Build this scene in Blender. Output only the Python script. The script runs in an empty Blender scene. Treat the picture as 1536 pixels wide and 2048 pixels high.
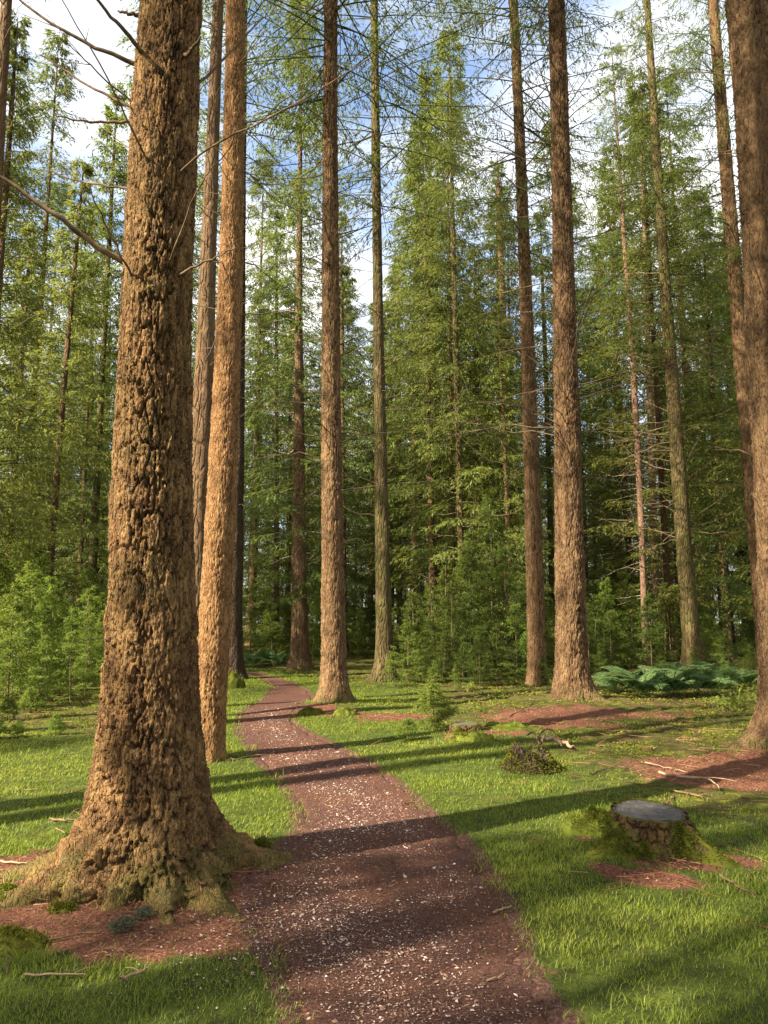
import bpy, math, random
import numpy as np
from mathutils import Vector, Quaternion

# ------------------------------------------------------------------ camera, sky, sun, exposure
SC = bpy.context.scene
COL = SC.collection
R = math.radians
FPX, PITCH, CAMH = 1547.0, R(7.95), 1.6
cam_d = bpy.data.cameras.new("camera")
cam_d.sensor_fit = 'VERTICAL'; cam_d.sensor_height = 36.0; cam_d.lens = 36.0 * FPX / 2048.0
cam_d.clip_start = 0.05; cam_d.clip_end = 2000
cam = bpy.data.objects.new("camera", cam_d); COL.objects.link(cam)
cam.location = (0, 0, CAMH); cam.rotation_euler = (R(90) + PITCH, 0, 0)
SC.camera = cam

SUN_H = Vector((0.84, 0.54)).normalized(); SUN_EL = R(37)
wd = bpy.data.worlds.new("World"); SC.world = wd; wd.use_nodes = True
wn, wl = wd.node_tree.nodes, wd.node_tree.links
wn.clear()
w_out = wn.new('ShaderNodeOutputWorld'); w_mix = wn.new('ShaderNodeMixShader')
w_b1 = wn.new('ShaderNodeBackground'); w_b2 = wn.new('ShaderNodeBackground')
sky = wn.new('ShaderNodeTexSky'); sky.sky_type = 'NISHITA'; sky.sun_disc = False
sky.sun_elevation = SUN_EL; sky.sun_rotation = math.atan2(-SUN_H.x, -SUN_H.y) % (2 * math.pi)
sky.air_density = 1.0; sky.dust_density = 1.0
wl.new(sky.outputs[0], w_b1.inputs[0]); w_b1.inputs[1].default_value = 0.10
w_b2.inputs[0].default_value = (1.0, 0.985, 0.96, 1); w_b2.inputs[1].default_value = 0.44
w_tc = wn.new('ShaderNodeTexCoord'); w_map = wn.new('ShaderNodeMapping'); w_map.inputs['Scale'].default_value = (1.0, 1.0, 2.2)
w_no = wn.new('ShaderNodeTexNoise'); w_no.inputs['Scale'].default_value = 3.2; w_no.inputs['Detail'].default_value = 7
w_cr = wn.new('ShaderNodeValToRGB'); w_cr.color_ramp.elements[0].position = 0.34; w_cr.color_ramp.elements[1].position = 0.58
wl.new(w_tc.outputs['Generated'], w_map.inputs[0]); wl.new(w_map.outputs[0], w_no.inputs['Vector'])
wl.new(w_no.outputs[0], w_cr.inputs[0]); wl.new(w_cr.outputs[0], w_mix.inputs[0])
wl.new(w_b1.outputs[0], w_mix.inputs[1]); wl.new(w_b2.outputs[0], w_mix.inputs[2]); wl.new(w_mix.outputs[0], w_out.inputs[0])

sun_d = bpy.data.lights.new("sun", 'SUN'); sun_d.energy = 5.0; sun_d.angle = R(0.55); sun_d.color = (1.0, 0.90, 0.72)
sun = bpy.data.objects.new("sun", sun_d); COL.objects.link(sun)
sdir = Vector((SUN_H.x * math.cos(SUN_EL), SUN_H.y * math.cos(SUN_EL), -math.sin(SUN_EL)))
sun.rotation_euler = sdir.to_track_quat('-Z', 'Y').to_euler(); sun.location = (-20, -15, 30)

SC.view_settings.view_transform = 'Standard'; SC.view_settings.look = 'None'
SC.view_settings.gamma = 1.0; SC.view_settings.exposure = 1.95
SC.render.engine = 'CYCLES'
cy = SC.cycles
cy.max_bounces = 6; cy.diffuse_bounces = 3; cy.glossy_bounces = 1; cy.transmission_bounces = 4; cy.transparent_max_bounces = 4
cy.sample_clamp_indirect = 4.0; cy.caustics_reflective = False; cy.caustics_refractive = False
cy.use_denoising = True

# ------------------------------------------------------------------ pixel geometry of the photograph (1536 x 2048) -> metres
CP, SP = math.cos(PITCH), math.sin(PITCH)
def ray(x, y):
    u, v = (x - 768) / FPX, (1024 - y) / FPX
    return u, CP - v * SP, SP + v * CP
def gp(x, y):                       # point on level ground
    a, b, c = ray(x, y); t = -CAMH / c
    return a * t, b * t
def atd(x, y, Y):                   # point on the upright plane at depth Y
    a, b, c = ray(x, y); t = Y / b
    return a * t, Y, CAMH + c * t
def mpp(Y, z=1.6):                  # metres for one photo pixel at depth Y, height z
    return (Y * CP + (z - CAMH) * SP) / FPX

# ------------------------------------------------------------------ numpy noise
def _h(i, j, k, seed):
    with np.errstate(over='ignore'):
        n = (i.astype(np.int64) * 374761393 + j.astype(np.int64) * 668265263 + k.astype(np.int64) * 2147483647 * 3 + seed * 1274126177) & 0xFFFFFFFF
        n = ((n ^ (n >> 13)) * 1274126177) & 0xFFFFFFFF
        n = ((n ^ (n >> 16)) * 2246822519) & 0xFFFFFFFF
        n = n ^ (n >> 15)
    return n / 4294967296.0
def vnoise(x, y, z=None, seed=0):
    x = np.asarray(x, float); y = np.asarray(y, float)
    z = np.zeros_like(x) if z is None else np.asarray(z, float)
    xi, yi, zi = np.floor(x), np.floor(y), np.floor(z)
    fx, fy, fz = x - xi, y - yi, z - zi
    fx, fy, fz = fx * fx * (3 - 2 * fx), fy * fy * (3 - 2 * fy), fz * fz * (3 - 2 * fz)
    r = 0
    for a in (0, 1):
        for b in (0, 1):
            for c in (0, 1):
                w = (fx if a else 1 - fx) * (fy if b else 1 - fy) * (fz if c else 1 - fz)
                r = r + w * _h(xi + a, yi + b, zi + c, seed)
    return r * 2 - 1
def fbm(x, y, z=None, seed=0, o=4):
    r, a = 0, 0.5
    for i in range(o):
        r = r + a * vnoise(np.asarray(x) * 2 ** i, np.asarray(y) * 2 ** i, None if z is None else np.asarray(z) * 2 ** i, seed + i * 17)
        a *= 0.5
    return r
def vor(a, z, nc, seed):
    ia, jz = np.floor(a), np.floor(z)
    f1 = np.full(a.shape, 9.0); f2 = np.full(a.shape, 9.0); cid = np.zeros(a.shape)
    zero = np.zeros_like(a)
    for di in (-1, 0, 1):
        for dj in (-1, 0, 1):
            ci = np.mod(ia + di, nc); cj = jz + dj
            px = ia + di + 0.1 + 0.8 * _h(ci, cj, zero, seed); pz = cj + 0.1 + 0.8 * _h(ci, cj, zero, seed + 5)
            d = np.hypot(px - a, pz - z)
            hit = d < f1
            f2 = np.where(hit, f1, np.minimum(f2, d))
            cid = np.where(hit, _h(ci, cj, zero, seed + 9), cid)
            f1 = np.where(hit, d, f1)
    return f1, f2, cid
def sstep(a, b, x):
    t = np.clip((x - a) / (b - a), 0, 1); return t * t * (3 - 2 * t)

# ------------------------------------------------------------------ mesh + object helpers
def np_mesh(name, V, F, attrs=None, smooth=False, mat_idx=None):
    me = bpy.data.meshes.new(name)
    V = np.asarray(V, np.float32)
    if isinstance(F, np.ndarray):
        n, k = F.shape; loops = F.ravel().astype(np.int32); starts = (np.arange(n) * k).astype(np.int32)
    else:                                        # list of arrays with different corner counts
        F = [f for f in F if len(f)]
        loops = np.concatenate([f.ravel() for f in F]).astype(np.int32)
        ks = np.concatenate([np.full(len(f), f.shape[1]) for f in F]); n = len(ks)
        starts = np.concatenate([[0], np.cumsum(ks)[:-1]]).astype(np.int32)
    me.vertices.add(len(V)); me.vertices.foreach_set('co', V.ravel())
    me.loops.add(len(loops)); me.loops.foreach_set('vertex_index', loops)
    me.polygons.add(n); me.polygons.foreach_set('loop_start', starts)
    if mat_idx is not None: me.polygons.foreach_set('material_index', np.asarray(mat_idx, np.int32))
    if smooth: me.polygons.foreach_set('use_smooth', np.ones(n, bool))
    me.update(calc_edges=True)
    for an, av in (attrs or {}).items():
        at = me.attributes.new(an, 'FLOAT', 'POINT'); at.data.foreach_set('value', np.asarray(av, np.float32))
    me.validate()
    return me
def obj(name, me, mats=(), parent=None, loc=(0, 0, 0), rot=(0, 0, 0), scale=(1, 1, 1)):
    o = bpy.data.objects.new(name, me); COL.objects.link(o)
    if me is not None:
        for m in (mats if isinstance(mats, (list, tuple)) else [mats]):
            if len(me.materials) < (len(mats) if isinstance(mats, (list, tuple)) else 1): me.materials.append(m)
    o.parent = parent; o.location = loc; o.rotation_euler = rot; o.scale = scale
    return o
def tag(o, label=None, cat=None, group=None, kind=None):
    if label: o['label'] = label
    if cat: o['category'] = cat
    if group: o['group'] = group
    if kind: o['kind'] = kind
    return o
def empty(name, loc, label=None, cat=None, group=None):
    e = obj(name, None, (), None, loc); e.empty_display_size = 0.2
    return tag(e, label, cat, group)
def copy_tree(o, parent=None):
    c = o.copy(); COL.objects.link(c); c.parent = parent
    for ch in list(o.children): copy_tree(ch, c)
    return c

def tubes(paths, sides=4):
    """paths: list of (P (n,3), r (n,)) -> V, F(quads)"""
    Vs, Fs, off = [], [], 0
    an = np.arange(sides) * 2 * np.pi / sides
    for P, r in paths:
        P = np.asarray(P, float); n = len(P); r = np.broadcast_to(np.asarray(r, float), (n,))
        T = np.gradient(P, axis=0); T /= np.linalg.norm(T, axis=1)[:, None] + 1e-9
        ref = np.array([0, 0, 1.0]) if abs(T[0, 2]) < 0.8 else np.array([1.0, 0, 0])
        A = np.cross(T, ref); A /= np.linalg.norm(A, axis=1)[:, None] + 1e-9
        B = np.cross(T, A)
        ring = P[:, None, :] + r[:, None, None] * (np.cos(an)[None, :, None] * A[:, None, :] + np.sin(an)[None, :, None] * B[:, None, :])
        Vs.append(ring.reshape(-1, 3))
        i = np.arange(n - 1)[:, None] * sides; j = np.arange(sides)[None, :]; j2 = (j + 1) % sides
        Fs.append((np.stack([i + j, i + j2, i + sides + j2, i + sides + j], -1) + off).reshape(-1, 4))
        off += n * sides
    return np.concatenate(Vs), np.concatenate(Fs)
def bez(P, n):
    """smooth curve through control points"""
    P = np.asarray(P, float); m = len(P); t = np.linspace(0, m - 1, n); i = np.clip(np.floor(t).astype(int), 0, m - 2); f = (t - i)[:, None]
    p0, p1, p2, p3 = P[np.maximum(i - 1, 0)], P[i], P[i + 1], P[np.minimum(i + 2, m - 1)]
    return 0.5 * (2 * p1 + (p2 - p0) * f + (2 * p0 - 5 * p1 + 4 * p2 - p3) * f ** 2 + (3 * p1 - p0 - 3 * p2 + p3) * f ** 3)

# ------------------------------------------------------------------ materials
class NT:
    def __init__(s, name):
        s.m = bpy.data.materials.new(name); s.m.use_nodes = True; s.n = s.m.node_tree.nodes; s.l = s.m.node_tree.links
        s.n.clear(); s.out = s.n.new('ShaderNodeOutputMaterial')
    def node(s, t, ins=None, **kw):
        o = s.n.new('ShaderNode' + t)
        for k, v in kw.items(): setattr(o, k, v)
        for k, v in (ins or {}).items():
            if hasattr(v, 'links'): s.l.new(v, o.inputs[k])
            else: o.inputs[k].default_value = v
        return o
    def coords(s, scale):
        return s.node('Mapping', {'Vector': s.node('TexCoord').outputs['Object'], 'Scale': scale}).outputs[0]
    def noise(s, vec, scale, detail=4, rough=0.55, dist=0.0):
        return s.node('TexNoise', {'Vector': vec, 'Scale': scale, 'Detail': detail, 'Roughness': rough, 'Distortion': dist}).outputs[0]
    def ramp(s, fac, stops):
        o = s.node('ValToRGB', {'Fac': fac}); e = o.color_ramp.elements
        while len(e) < len(stops): e.new(0.5)
        for q, (p, c) in zip(e, stops): q.position = p; q.color = (*c, 1) if len(c) == 3 else c
        return o.outputs[0]
    def step(s, fac, a, b):
        return s.node('MapRange', {'Value': fac, 'From Min': a, 'From Max': b}, interpolation_type='SMOOTHSTEP').outputs[0]
    def math(s, op, a, b=0.0):
        return s.node('Math', {0: a, 1: b}, operation=op).outputs[0]
    def mix(s, fac, a, b, blend='MIX'):
        o = s.node('Mix', data_type='RGBA', blend_type=blend)
        for i, v in ((0, fac), (6, a), (7, b)):
            if hasattr(v, 'links'): s.l.new(v, o.inputs[i])
            else: o.inputs[i].default_value = (*v, 1) if isinstance(v, tuple) and len(v) == 3 else v
        return o.outputs[2]
    def attr(s, name): return s.node('Attribute', attribute_name=name).outputs['Fac']
    def rnd(s): return s.node('ObjectInfo').outputs['Random']
    def finish(s, color, rough=0.85, bump=None, bump_d=0.01, bump_s=1.0, spec=0.25, transl=None, transl_f=0.35):
        p = s.node('BsdfPrincipled', {'Base Color': color if hasattr(color, 'links') else (*color, 1), 'Roughness': rough, 'Specular IOR Level': spec})
        if bump is not None:
            b = s.node('Bump', {'Height': bump, 'Distance': bump_d, 'Strength': bump_s}); s.l.new(b.outputs[0], p.inputs['Normal'])
        sh = p.outputs[0]
        if transl is not None:
            t = s.node('BsdfTranslucent', {'Color': transl if hasattr(transl, 'links') else (*transl, 1)})
            sh = s.node('MixShader', {0: transl_f, 1: sh, 2: t.outputs[0]}).outputs[0]
        s.l.new(sh, s.out.inputs[0]); return s.m

def bark_mat(name, dark, mid, tan, green=0.0, lichen=0.0, scale=1.0, bump_d=0.02, moss_base=0.0, geo=False):
    t = NT(name)
    v = t.coords((1, 1, 0.35)); v2 = t.coords((1, 1, 0.22)); vv = t.coords((1, 1, 1))
    n1 = t.noise(v, 14 * scale, 6, 0.65); n2 = t.noise(vv, 2.2, 3); n3 = t.noise(v, 60 * scale, 3, 0.6)
    c = t.ramp(n1, [(0.30, dark), (0.48, mid), (0.68, tan)])
    c = t.mix(t.math('MULTIPLY', t.step(n2, 0.42, 0.62), 0.45), c, mid)
    n4 = t.noise(t.coords((1, 1, 0.6)), 95 * scale, 4, 0.7)
    c = t.mix(t.math('MULTIPLY', t.step(n4, 0.50, 0.66), 0.55), c, tan)
    c = t.mix(t.math('MULTIPLY', t.step(n4, 0.48, 0.34), 0.55), c, dark)
    if geo:                                     # furrow colour is much darker and redder than the weathered plate faces
        c = t.mix(t.math('MULTIPLY', t.attr('furrow'), 0.75), c, (dark[0] * 0.8, dark[1] * 0.62, dark[2] * 0.55))
        pid = t.attr('plate'); c = t.mix(t.math('MULTIPLY', t.step(pid, 0.45, 1.0), 0.35), c, tan)
    if green > 0:
        g = t.math('MULTIPLY', t.step(t.noise(vv, 1.3, 5, 0.6), 0.42, 0.66), green)
        c = t.mix(g, c, (0.095, 0.095, 0.022))
    if lichen > 0:
        c = t.mix(t.math('MULTIPLY', t.step(t.noise(vv, 9, 5, 0.7), 0.58, 0.66), lichen), c, (0.20, 0.19, 0.11))
    if moss_base > 0:
        z = t.node('SeparateXYZ', {0: t.node('TexCoord').outputs['Object']}).outputs[2]
        mz = t.step(t.math('SUBTRACT', t.math('MULTIPLY', t.noise(vv, 4, 5, 0.6), 1.1), t.math('MULTIPLY', z, 1.1)), 0.38, 0.52)
        c = t.mix(t.math('MULTIPLY', mz, moss_base), c, (0.075, 0.10, 0.014))
    c = t.mix(0.22, c, t.ramp(t.rnd(), [(0, dark), (1, tan)]))
    if True:
        ed = t.node('TexVoronoi', {'Vector': t.node('VectorMath', {0: v2, 1: t.node('VectorMath', {0: t.node('TexNoise', {'Vector': v, 'Scale': 10.0}).outputs[1], 'Scale': 0.05}, operation='SCALE').outputs[0]}, operation='ADD').outputs[0], 'Scale': (40 if geo else 22) * scale}, feature='DISTANCE_TO_EDGE').outputs[0]
        h = t.math('ADD', t.math('ADD', t.math('MULTIPLY', t.step(ed, 0.0, 0.22), 0.5 if geo else 1.0), t.math('MULTIPLY', n3, 0.5)), t.math('MULTIPLY', n4, 0.6))
    return t.finish(c, 0.9, h, bump_d, 1.0, 0.15)

D, M_, T_ = (0.050, 0.026, 0.014), (0.150, 0.068, 0.028), (0.300, 0.170, 0.072)
BARK_MAIN = bark_mat('bark_corky', (0.024, 0.013, 0.007), (0.120, 0.058, 0.024), (0.37, 0.215, 0.084), 0.25, 0.25, 1.0, 0.022, 0.4, True)
BARK_LIT = bark_mat('bark_sunlit_orange', (0.070, 0.032, 0.013), (0.205, 0.100, 0.038), (0.42, 0.240, 0.100), 0.05, 0.08, 1.0, 0.018, 0.1, True)  # orange bark with the sun's brightness put into its colour
BARK_RED = bark_mat('bark_reddish', (0.026, 0.014, 0.008), (0.100, 0.053, 0.024), (0.26, 0.158, 0.076), 0.08, 0.12, 0.5, 0.03, 0.3, True)
BARK_MID = bark_mat('bark_brown', (0.040, 0.023, 0.013), (0.110, 0.060, 0.030), (0.22, 0.135, 0.070), 0.2, 0.15, 0.55, 0.04, 0.3)
BARK_GREEN = bark_mat('bark_algae', (0.035, 0.025, 0.011), (0.095, 0.066, 0.027), (0.19, 0.140, 0.060), 0.65, 0.2, 0.55, 0.04, 0.3)
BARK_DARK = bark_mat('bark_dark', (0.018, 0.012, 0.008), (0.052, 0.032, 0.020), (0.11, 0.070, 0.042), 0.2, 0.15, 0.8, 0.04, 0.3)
BARK_PINK = bark_mat('bark_pinkish', (0.08, 0.045, 0.028), (0.22, 0.125, 0.078), (0.38, 0.25, 0.165), 0.05, 0.2, 1.2, 0.02, 0.1)
t = NT('dead_wood'); nz = t.noise(t.coords((1, 1, 1)), 12, 4)
DEAD = t.finish(t.ramp(nz, [(0.3, (0.055, 0.034, 0.020)), (0.55, (0.14, 0.088, 0.048)), (0.75, (0.26, 0.18, 0.10))]), 0.9, nz, 0.004, 1, 0.15)
t = NT('dead_twig'); DEADTWIG = t.finish(t.mix(t.rnd(), (0.085, 0.055, 0.032), (0.20, 0.14, 0.08)), 0.9)
t = NT('pale_twig'); PALETWIG = t.finish(t.mix(t.rnd(), (0.26, 0.19, 0.12), (0.36, 0.28, 0.19)), 0.9)

def leaf_mat(name, c0, c1, c2, tr, trf=0.4, tipc=None):
    t = NT(name); a = t.attr('tint')
    c = t.ramp(a, [(0.0, c0), (0.5, c1), (1.0, c2)])
    hv = t.node('HueSaturation', {'Color': c, 'Hue': t.node('MapRange', {'Value': t.rnd(), 'To Min': 0.475, 'To Max': 0.515}).outputs[0], 'Value': t.node('MapRange', {'Value': t.rnd(), 'To Min': 0.78, 'To Max': 1.2}).outputs[0]}).outputs[0]
    trc = t.mix(0.6, hv, tr)
    return t.finish(hv, 0.9 if 'moss' in name else 0.55, spec=0.03 if 'moss' in name else 0.3, transl=trc, transl_f=trf)
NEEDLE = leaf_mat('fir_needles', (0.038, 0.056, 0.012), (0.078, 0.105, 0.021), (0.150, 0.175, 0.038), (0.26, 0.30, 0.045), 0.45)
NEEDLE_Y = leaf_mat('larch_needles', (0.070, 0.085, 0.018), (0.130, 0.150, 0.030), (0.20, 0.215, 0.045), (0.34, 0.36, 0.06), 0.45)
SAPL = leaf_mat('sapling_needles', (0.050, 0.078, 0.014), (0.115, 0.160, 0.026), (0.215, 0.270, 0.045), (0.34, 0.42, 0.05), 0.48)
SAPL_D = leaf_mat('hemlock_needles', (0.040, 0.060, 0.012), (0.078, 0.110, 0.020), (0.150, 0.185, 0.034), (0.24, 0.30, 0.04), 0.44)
FERN = leaf_mat('bracken_frond', (0.060, 0.105, 0.034), (0.105, 0.170, 0.055), (0.160, 0.235, 0.080), (0.24, 0.36, 0.10), 0.45)
BROAD = leaf_mat('broad_leaf', (0.08, 0.12, 0.015), (0.15, 0.20, 0.025), (0.23, 0.28, 0.035), (0.38, 0.46, 0.05), 0.5)
GRASS = leaf_mat('grass_blade', (0.060, 0.100, 0.012), (0.145, 0.190, 0.018), (0.27, 0.275, 0.042), (0.38, 0.44, 0.03), 0.45)
MOSS = leaf_mat('moss_fuzz', (0.045, 0.052, 0.010), (0.098, 0.106, 0.016), (0.180, 0.174, 0.026), (0.27, 0.28, 0.02), 0.2)
SPRIG = leaf_mat('grey_green_sprig', (0.070, 0.070, 0.040), (0.110, 0.112, 0.064), (0.16, 0.16, 0.095), (0.13, 0.15, 0.08), 0.3)

t = NT('ground_soil'); P3 = t.coords((1, 1, 1))
nA, nB, nC = t.noise(P3, 0.9, 5, 0.6), t.noise(P3, 7, 5, 0.65), t.noise(P3, 45, 4, 0.7)
soil = t.ramp(nB, [(0.30, (0.030, 0.034, 0.010)), (0.52, (0.060, 0.075, 0.014)), (0.72, (0.105, 0.125, 0.020))])
moss = t.ramp(nB, [(0.30, (0.020, 0.022, 0.007)), (0.50, (0.062, 0.068, 0.010)), (0.68, (0.145, 0.142, 0.016))])
moss = t.mix(t.math('MULTIPLY', t.step(t.noise(P3, 2.1, 5, 0.65), 0.44, 0.60), 0.75), moss, t.ramp(nC, [(0.35, (0.034, 0.026, 0.013)), (0.65, (0.105, 0.076, 0.034))]))
litter = t.ramp(nC, [(0.28, (0.040, 0.020, 0.013)), (0.5, (0.135, 0.056, 0.033)), (0.72, (0.25, 0.122, 0.070))])
c = t.mix(t.attr('moss'), soil, moss)
edge = t.math('ADD', t.attr('litter'), t.math('MULTIPLY', t.math('SUBTRACT', nB, 0.5), 0.9))
c = t.mix(t.step(edge, 0.35, 0.62), c, litter)
mulch = t.ramp(nC, [(0.30, (0.034, 0.017, 0.014)), (0.50, (0.090, 0.044, 0.034)), (0.70, (0.170, 0.090, 0.068))])
c = t.mix(t.step(t.math('ADD', t.attr('rim'), t.math('MULTIPLY', t.math('SUBTRACT', nB, 0.5), 0.8)), 0.35, 0.6), c, mulch)
GROUND = t.finish(c, 0.95, t.math('ADD', nC, t.math('MULTIPLY', nB, 1.5)), 0.02, 1, 0.1)

t = NT('path_mulch'); P3 = t.coords((1, 1, 1))
nA, nB, nC, nD = t.noise(P3, 1.3, 4), t.noise(P3, 12, 5, 0.7), t.noise(P3, 70, 4, 0.7), t.noise(P3, 190, 2, 0.6)
c = t.ramp(nC, [(0.30, (0.034, 0.017, 0.014)), (0.50, (0.090, 0.044, 0.034)), (0.70, (0.170, 0.090, 0.068))])
c = t.mix(t.math('MULTIPLY', t.step(nA, 0.4, 0.62), 0.55), c, t.ramp(nC, [(0.3, (0.062, 0.026, 0.016)), (0.7, (0.19, 0.088, 0.050))]))
c = t.mix(t.math('MULTIPLY', t.step(nD, 0.66, 0.74), 0.5), c, (0.36, 0.27, 0.22))
PATHM = t.finish(c, 0.95, t.math('ADD', nC, t.math('MULTIPLY', nD, 0.7)), 0.016, 1, 0.1)
t = NT('wood_chip'); a = t.attr('tint')
CHIP = t.finish(t.ramp(a, [(0, (0.11, 0.052, 0.034)), (0.4, (0.22, 0.125, 0.085)), (0.7, (0.42, 0.30, 0.23)), (1, (0.66, 0.56, 0.48))]), 0.8)
t = NT('needle_litter'); a = t.attr('tint')
LITTERM = t.finish(t.ramp(a, [(0, (0.075, 0.028, 0.016)), (0.6, (0.20, 0.078, 0.040)), (1, (0.34, 0.20, 0.11))]), 0.85)
t = NT('cut_wood'); v = t.coords((1, 1, 1))
ln = t.node('VectorMath', {0: v}, operation='LENGTH').outputs['Value']
rg = t.math('SINE', t.math('MULTIPLY', t.math('ADD', ln, t.math('MULTIPLY', t.noise(v, 4, 3), 0.04)), 420.0))
nz = t.noise(v, 16, 6, 0.65)
c = t.mix(t.math('MULTIPLY', t.step(rg, -0.2, 0.9), 0.22), t.ramp(nz, [(0.3, (0.060, 0.054, 0.049)), (0.55, (0.110, 0.100, 0.091)), (0.75, (0.16, 0.148, 0.134))]), (0.06, 0.06, 0.058))
CUT = t.finish(c, 0.95, t.math('ADD', rg, t.math('MULTIPLY', nz, 2)), 0.002, 1, 0.05)

# ------------------------------------------------------------------ the lie of the land
PL = [(640, 2300), (610, 2120), (590, 2030), (560, 1960), (530, 1900), (505, 1850), (515, 1780), (545, 1720), (590, 1680), (603, 1640), (592, 1600), (560, 1560), (522, 1520), (492, 1480), (478, 1445), (503, 1412), (536, 1392), (545, 1374), (524, 1356), (496, 1345), (470, 1338)]
PR = [(1330, 2300), (1190, 2120), (1110, 2030), (1055, 1950), (1032, 1880), (1002, 1800), (962, 1730), (918, 1680), (858, 1630), (808, 1580), (757, 1540), (700, 1507), (643, 1477), (596, 1452), (583, 1434), (604, 1416), (622, 1400), (617, 1386), (590, 1368), (556, 1354), (520, 1343)]
LW = bez([gp(*p) for p in PL], 160); RW = bez([gp(*p) for p in PR], 160)
POLY = np.concatenate([LW, RW[::-1]])
def path_sd(x, y):
    """signed distance to the path edge (negative inside)"""
    x = np.asarray(x, float); y = np.asarray(y, float); d = np.full(x.shape, 1e9); ins = np.zeros(x.shape, bool)
    P = POLY[::2]; Q = np.roll(P, -1, axis=0)
    for (x0, y0), (x1, y1) in zip(P, Q):
        ex, ey = x1 - x0, y1 - y0; L = ex * ex + ey * ey + 1e-12
        tt = np.clip(((x - x0) * ex + (y - y0) * ey) / L, 0, 1)
        d = np.minimum(d, (x - x0 - tt * ex) ** 2 + (y - y0 - tt * ey) ** 2)
        if abs(ey) > 1e-9:
            c = ((y0 > y) != (y1 > y)) & (x < ex * (y - y0) / ey + x0); ins ^= c
    d = np.sqrt(d); return np.where(ins, -d, d)

T1P = gp(300, 1765)
def bump_at(px, r, h):
    x, y = gp(*px); return (x, y, r, h)
MOUNDS = [(T1P[0], T1P[1], 1.3, 0.07), bump_at((1145, 1415), 1.9, 0.16), bump_at((668, 1415), 1.0, 0.10), bump_at((1590, 1500), 1.9, 0.15),
          bump_at((1300, 1700), 0.75, 0.05), bump_at((930, 1480), 0.9, 0.08), bump_at((770, 1372), 1.4, 0.12), bump_at((460, 1385), 1.0, 0.12)]
def hz(x, y):
    x = np.asarray(x, float); y = np.asarray(y, float)
    r = 0.05 * fbm(x * 0.55, y * 0.55, None, 3, 3) + 0.35 * fbm(x * 0.05 + 9, y * 0.05, None, 8, 2) * sstep(14, 40, np.hypot(x, y))
    for mx, my, mr, mh in MOUNDS: r = r + mh * np.exp(-((x - mx) ** 2 + (y - my) ** 2) / mr ** 2)
    return r
LIT = []                                                       # needle-litter patches: centre, half axes, turn
def lit(px, rx, ry, a=0.0):
    x, y = gp(*px); LIT.append((x, y, rx, ry, a))
lit((300, 1790), 1.35, 0.78, 0.0); lit((470, 1830), 0.75, 0.55); lit((60, 1760), 0.9, 0.45); lit((150, 1900), 1.1, 0.36, 0.1); lit((330, 1890), 0.8, 0.32); lit((30, 1840), 0.8, 0.4)
lit((1120, 1440), 1.5, 1.1); lit((1540, 1545), 1.5, 1.0); lit((1330, 1770), 0.50, 0.22, -0.5); lit((1400, 1740), 0.45, 0.22, -0.3)
lit((770, 1436), 1.3, 0.5); lit((640, 1425), 0.9, 0.6); lit((1160, 1685), 0.25, 0.14); lit((1230, 1440), 1.6, 0.5); lit((1075, 1945), 0.10, 0.07); lit((960, 1470), 0.6, 0.4)
def litmask(x, y):
    m = np.zeros(np.shape(x)); x0, y0 = x, y
    x = x + 0.55 * fbm(x0 * 1.7, y0 * 1.7, None, 14, 4); y = y + 0.45 * fbm(x0 * 1.7 + 40, y0 * 1.7, None, 15, 4)
    for cx, cy_, rx, ry, a in LIT:
        dx, dy = x - cx, y - cy_; u = (dx * math.cos(a) + dy * math.sin(a)) / rx; v = (-dx * math.sin(a) + dy * math.cos(a)) / ry
        m = np.maximum(m, 1 - sstep(0.35, 1.35, np.hypot(u, v)))
    return np.clip(m * (1 + 0.5 * fbm(x * 1.3, y * 1.3, None, 19, 3)) + 0.55 * fbm(x * 2.6, y * 2.6, None, 18, 4) * (m > 0.03), 0, 1)
def mossmask(x, y):
    """1 where moss takes over from the mown grass"""
    d = np.hypot(x, y); sd = path_sd(x, y)
    side = sstep(1.6, 3.4, sd + 0.7 * fbm(x * 0.7, y * 0.7, None, 21, 3)) * (x > -0.5)
    left = sstep(10.5, 13, y + fbm(x * 0.6, y * 0.6, None, 22, 3)) * (x <= -0.5) * sstep(1.0, 2.0, sd)
    return np.clip(np.maximum(np.maximum(side * sstep(4.2, 6.5, d), left), sstep(17, 22, d) * sstep(0.6, 1.6, sd)), 0, 1)

def axis(a, lo, hi, n, k):
    s = np.linspace(-1, 1, n); return s
ys = np.concatenate([np.linspace(-14, 1.5, 24, endpoint=False), np.linspace(1.5, 9, 170, endpoint=False), np.linspace(9, 26, 100, endpoint=False), 26 * (420 / 26) ** np.linspace(0, 1, 60)])
xp = np.concatenate([np.linspace(0, 5, 90, endpoint=False), np.linspace(5, 16, 70, endpoint=False), 16 * (300 / 16) ** np.linspace(0, 1, 45)])
xs = np.concatenate([-xp[:0:-1], xp])
GX, GY = np.meshgrid(xs, ys); gx, gy = GX.ravel(), GY.ravel()
sd = path_sd(gx, gy)
MMK = mossmask(gx, gy)
gz = hz(gx, gy) + (0.012 + 0.045 * MMK) * fbm(gx * 5, gy * 5, None, 31, 3) * sstep(0, 0.2, sd) - 0.05 * (1 - sstep(-0.12, 0.0, sd))
nx = len(xs); i0 = (np.arange(len(ys) - 1)[:, None] * nx + np.arange(nx - 1)[None, :]).ravel()
F = np.stack([i0, i0 + 1, i0 + nx + 1, i0 + nx], -1)
floor_far = sstep(19, 24, np.hypot(gx, gy)) * sstep(0.8, 1.6, sd) * 0.35 * (fbm(gx * .5, gy * .5, None, 77, 3) > -0.05)
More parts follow.
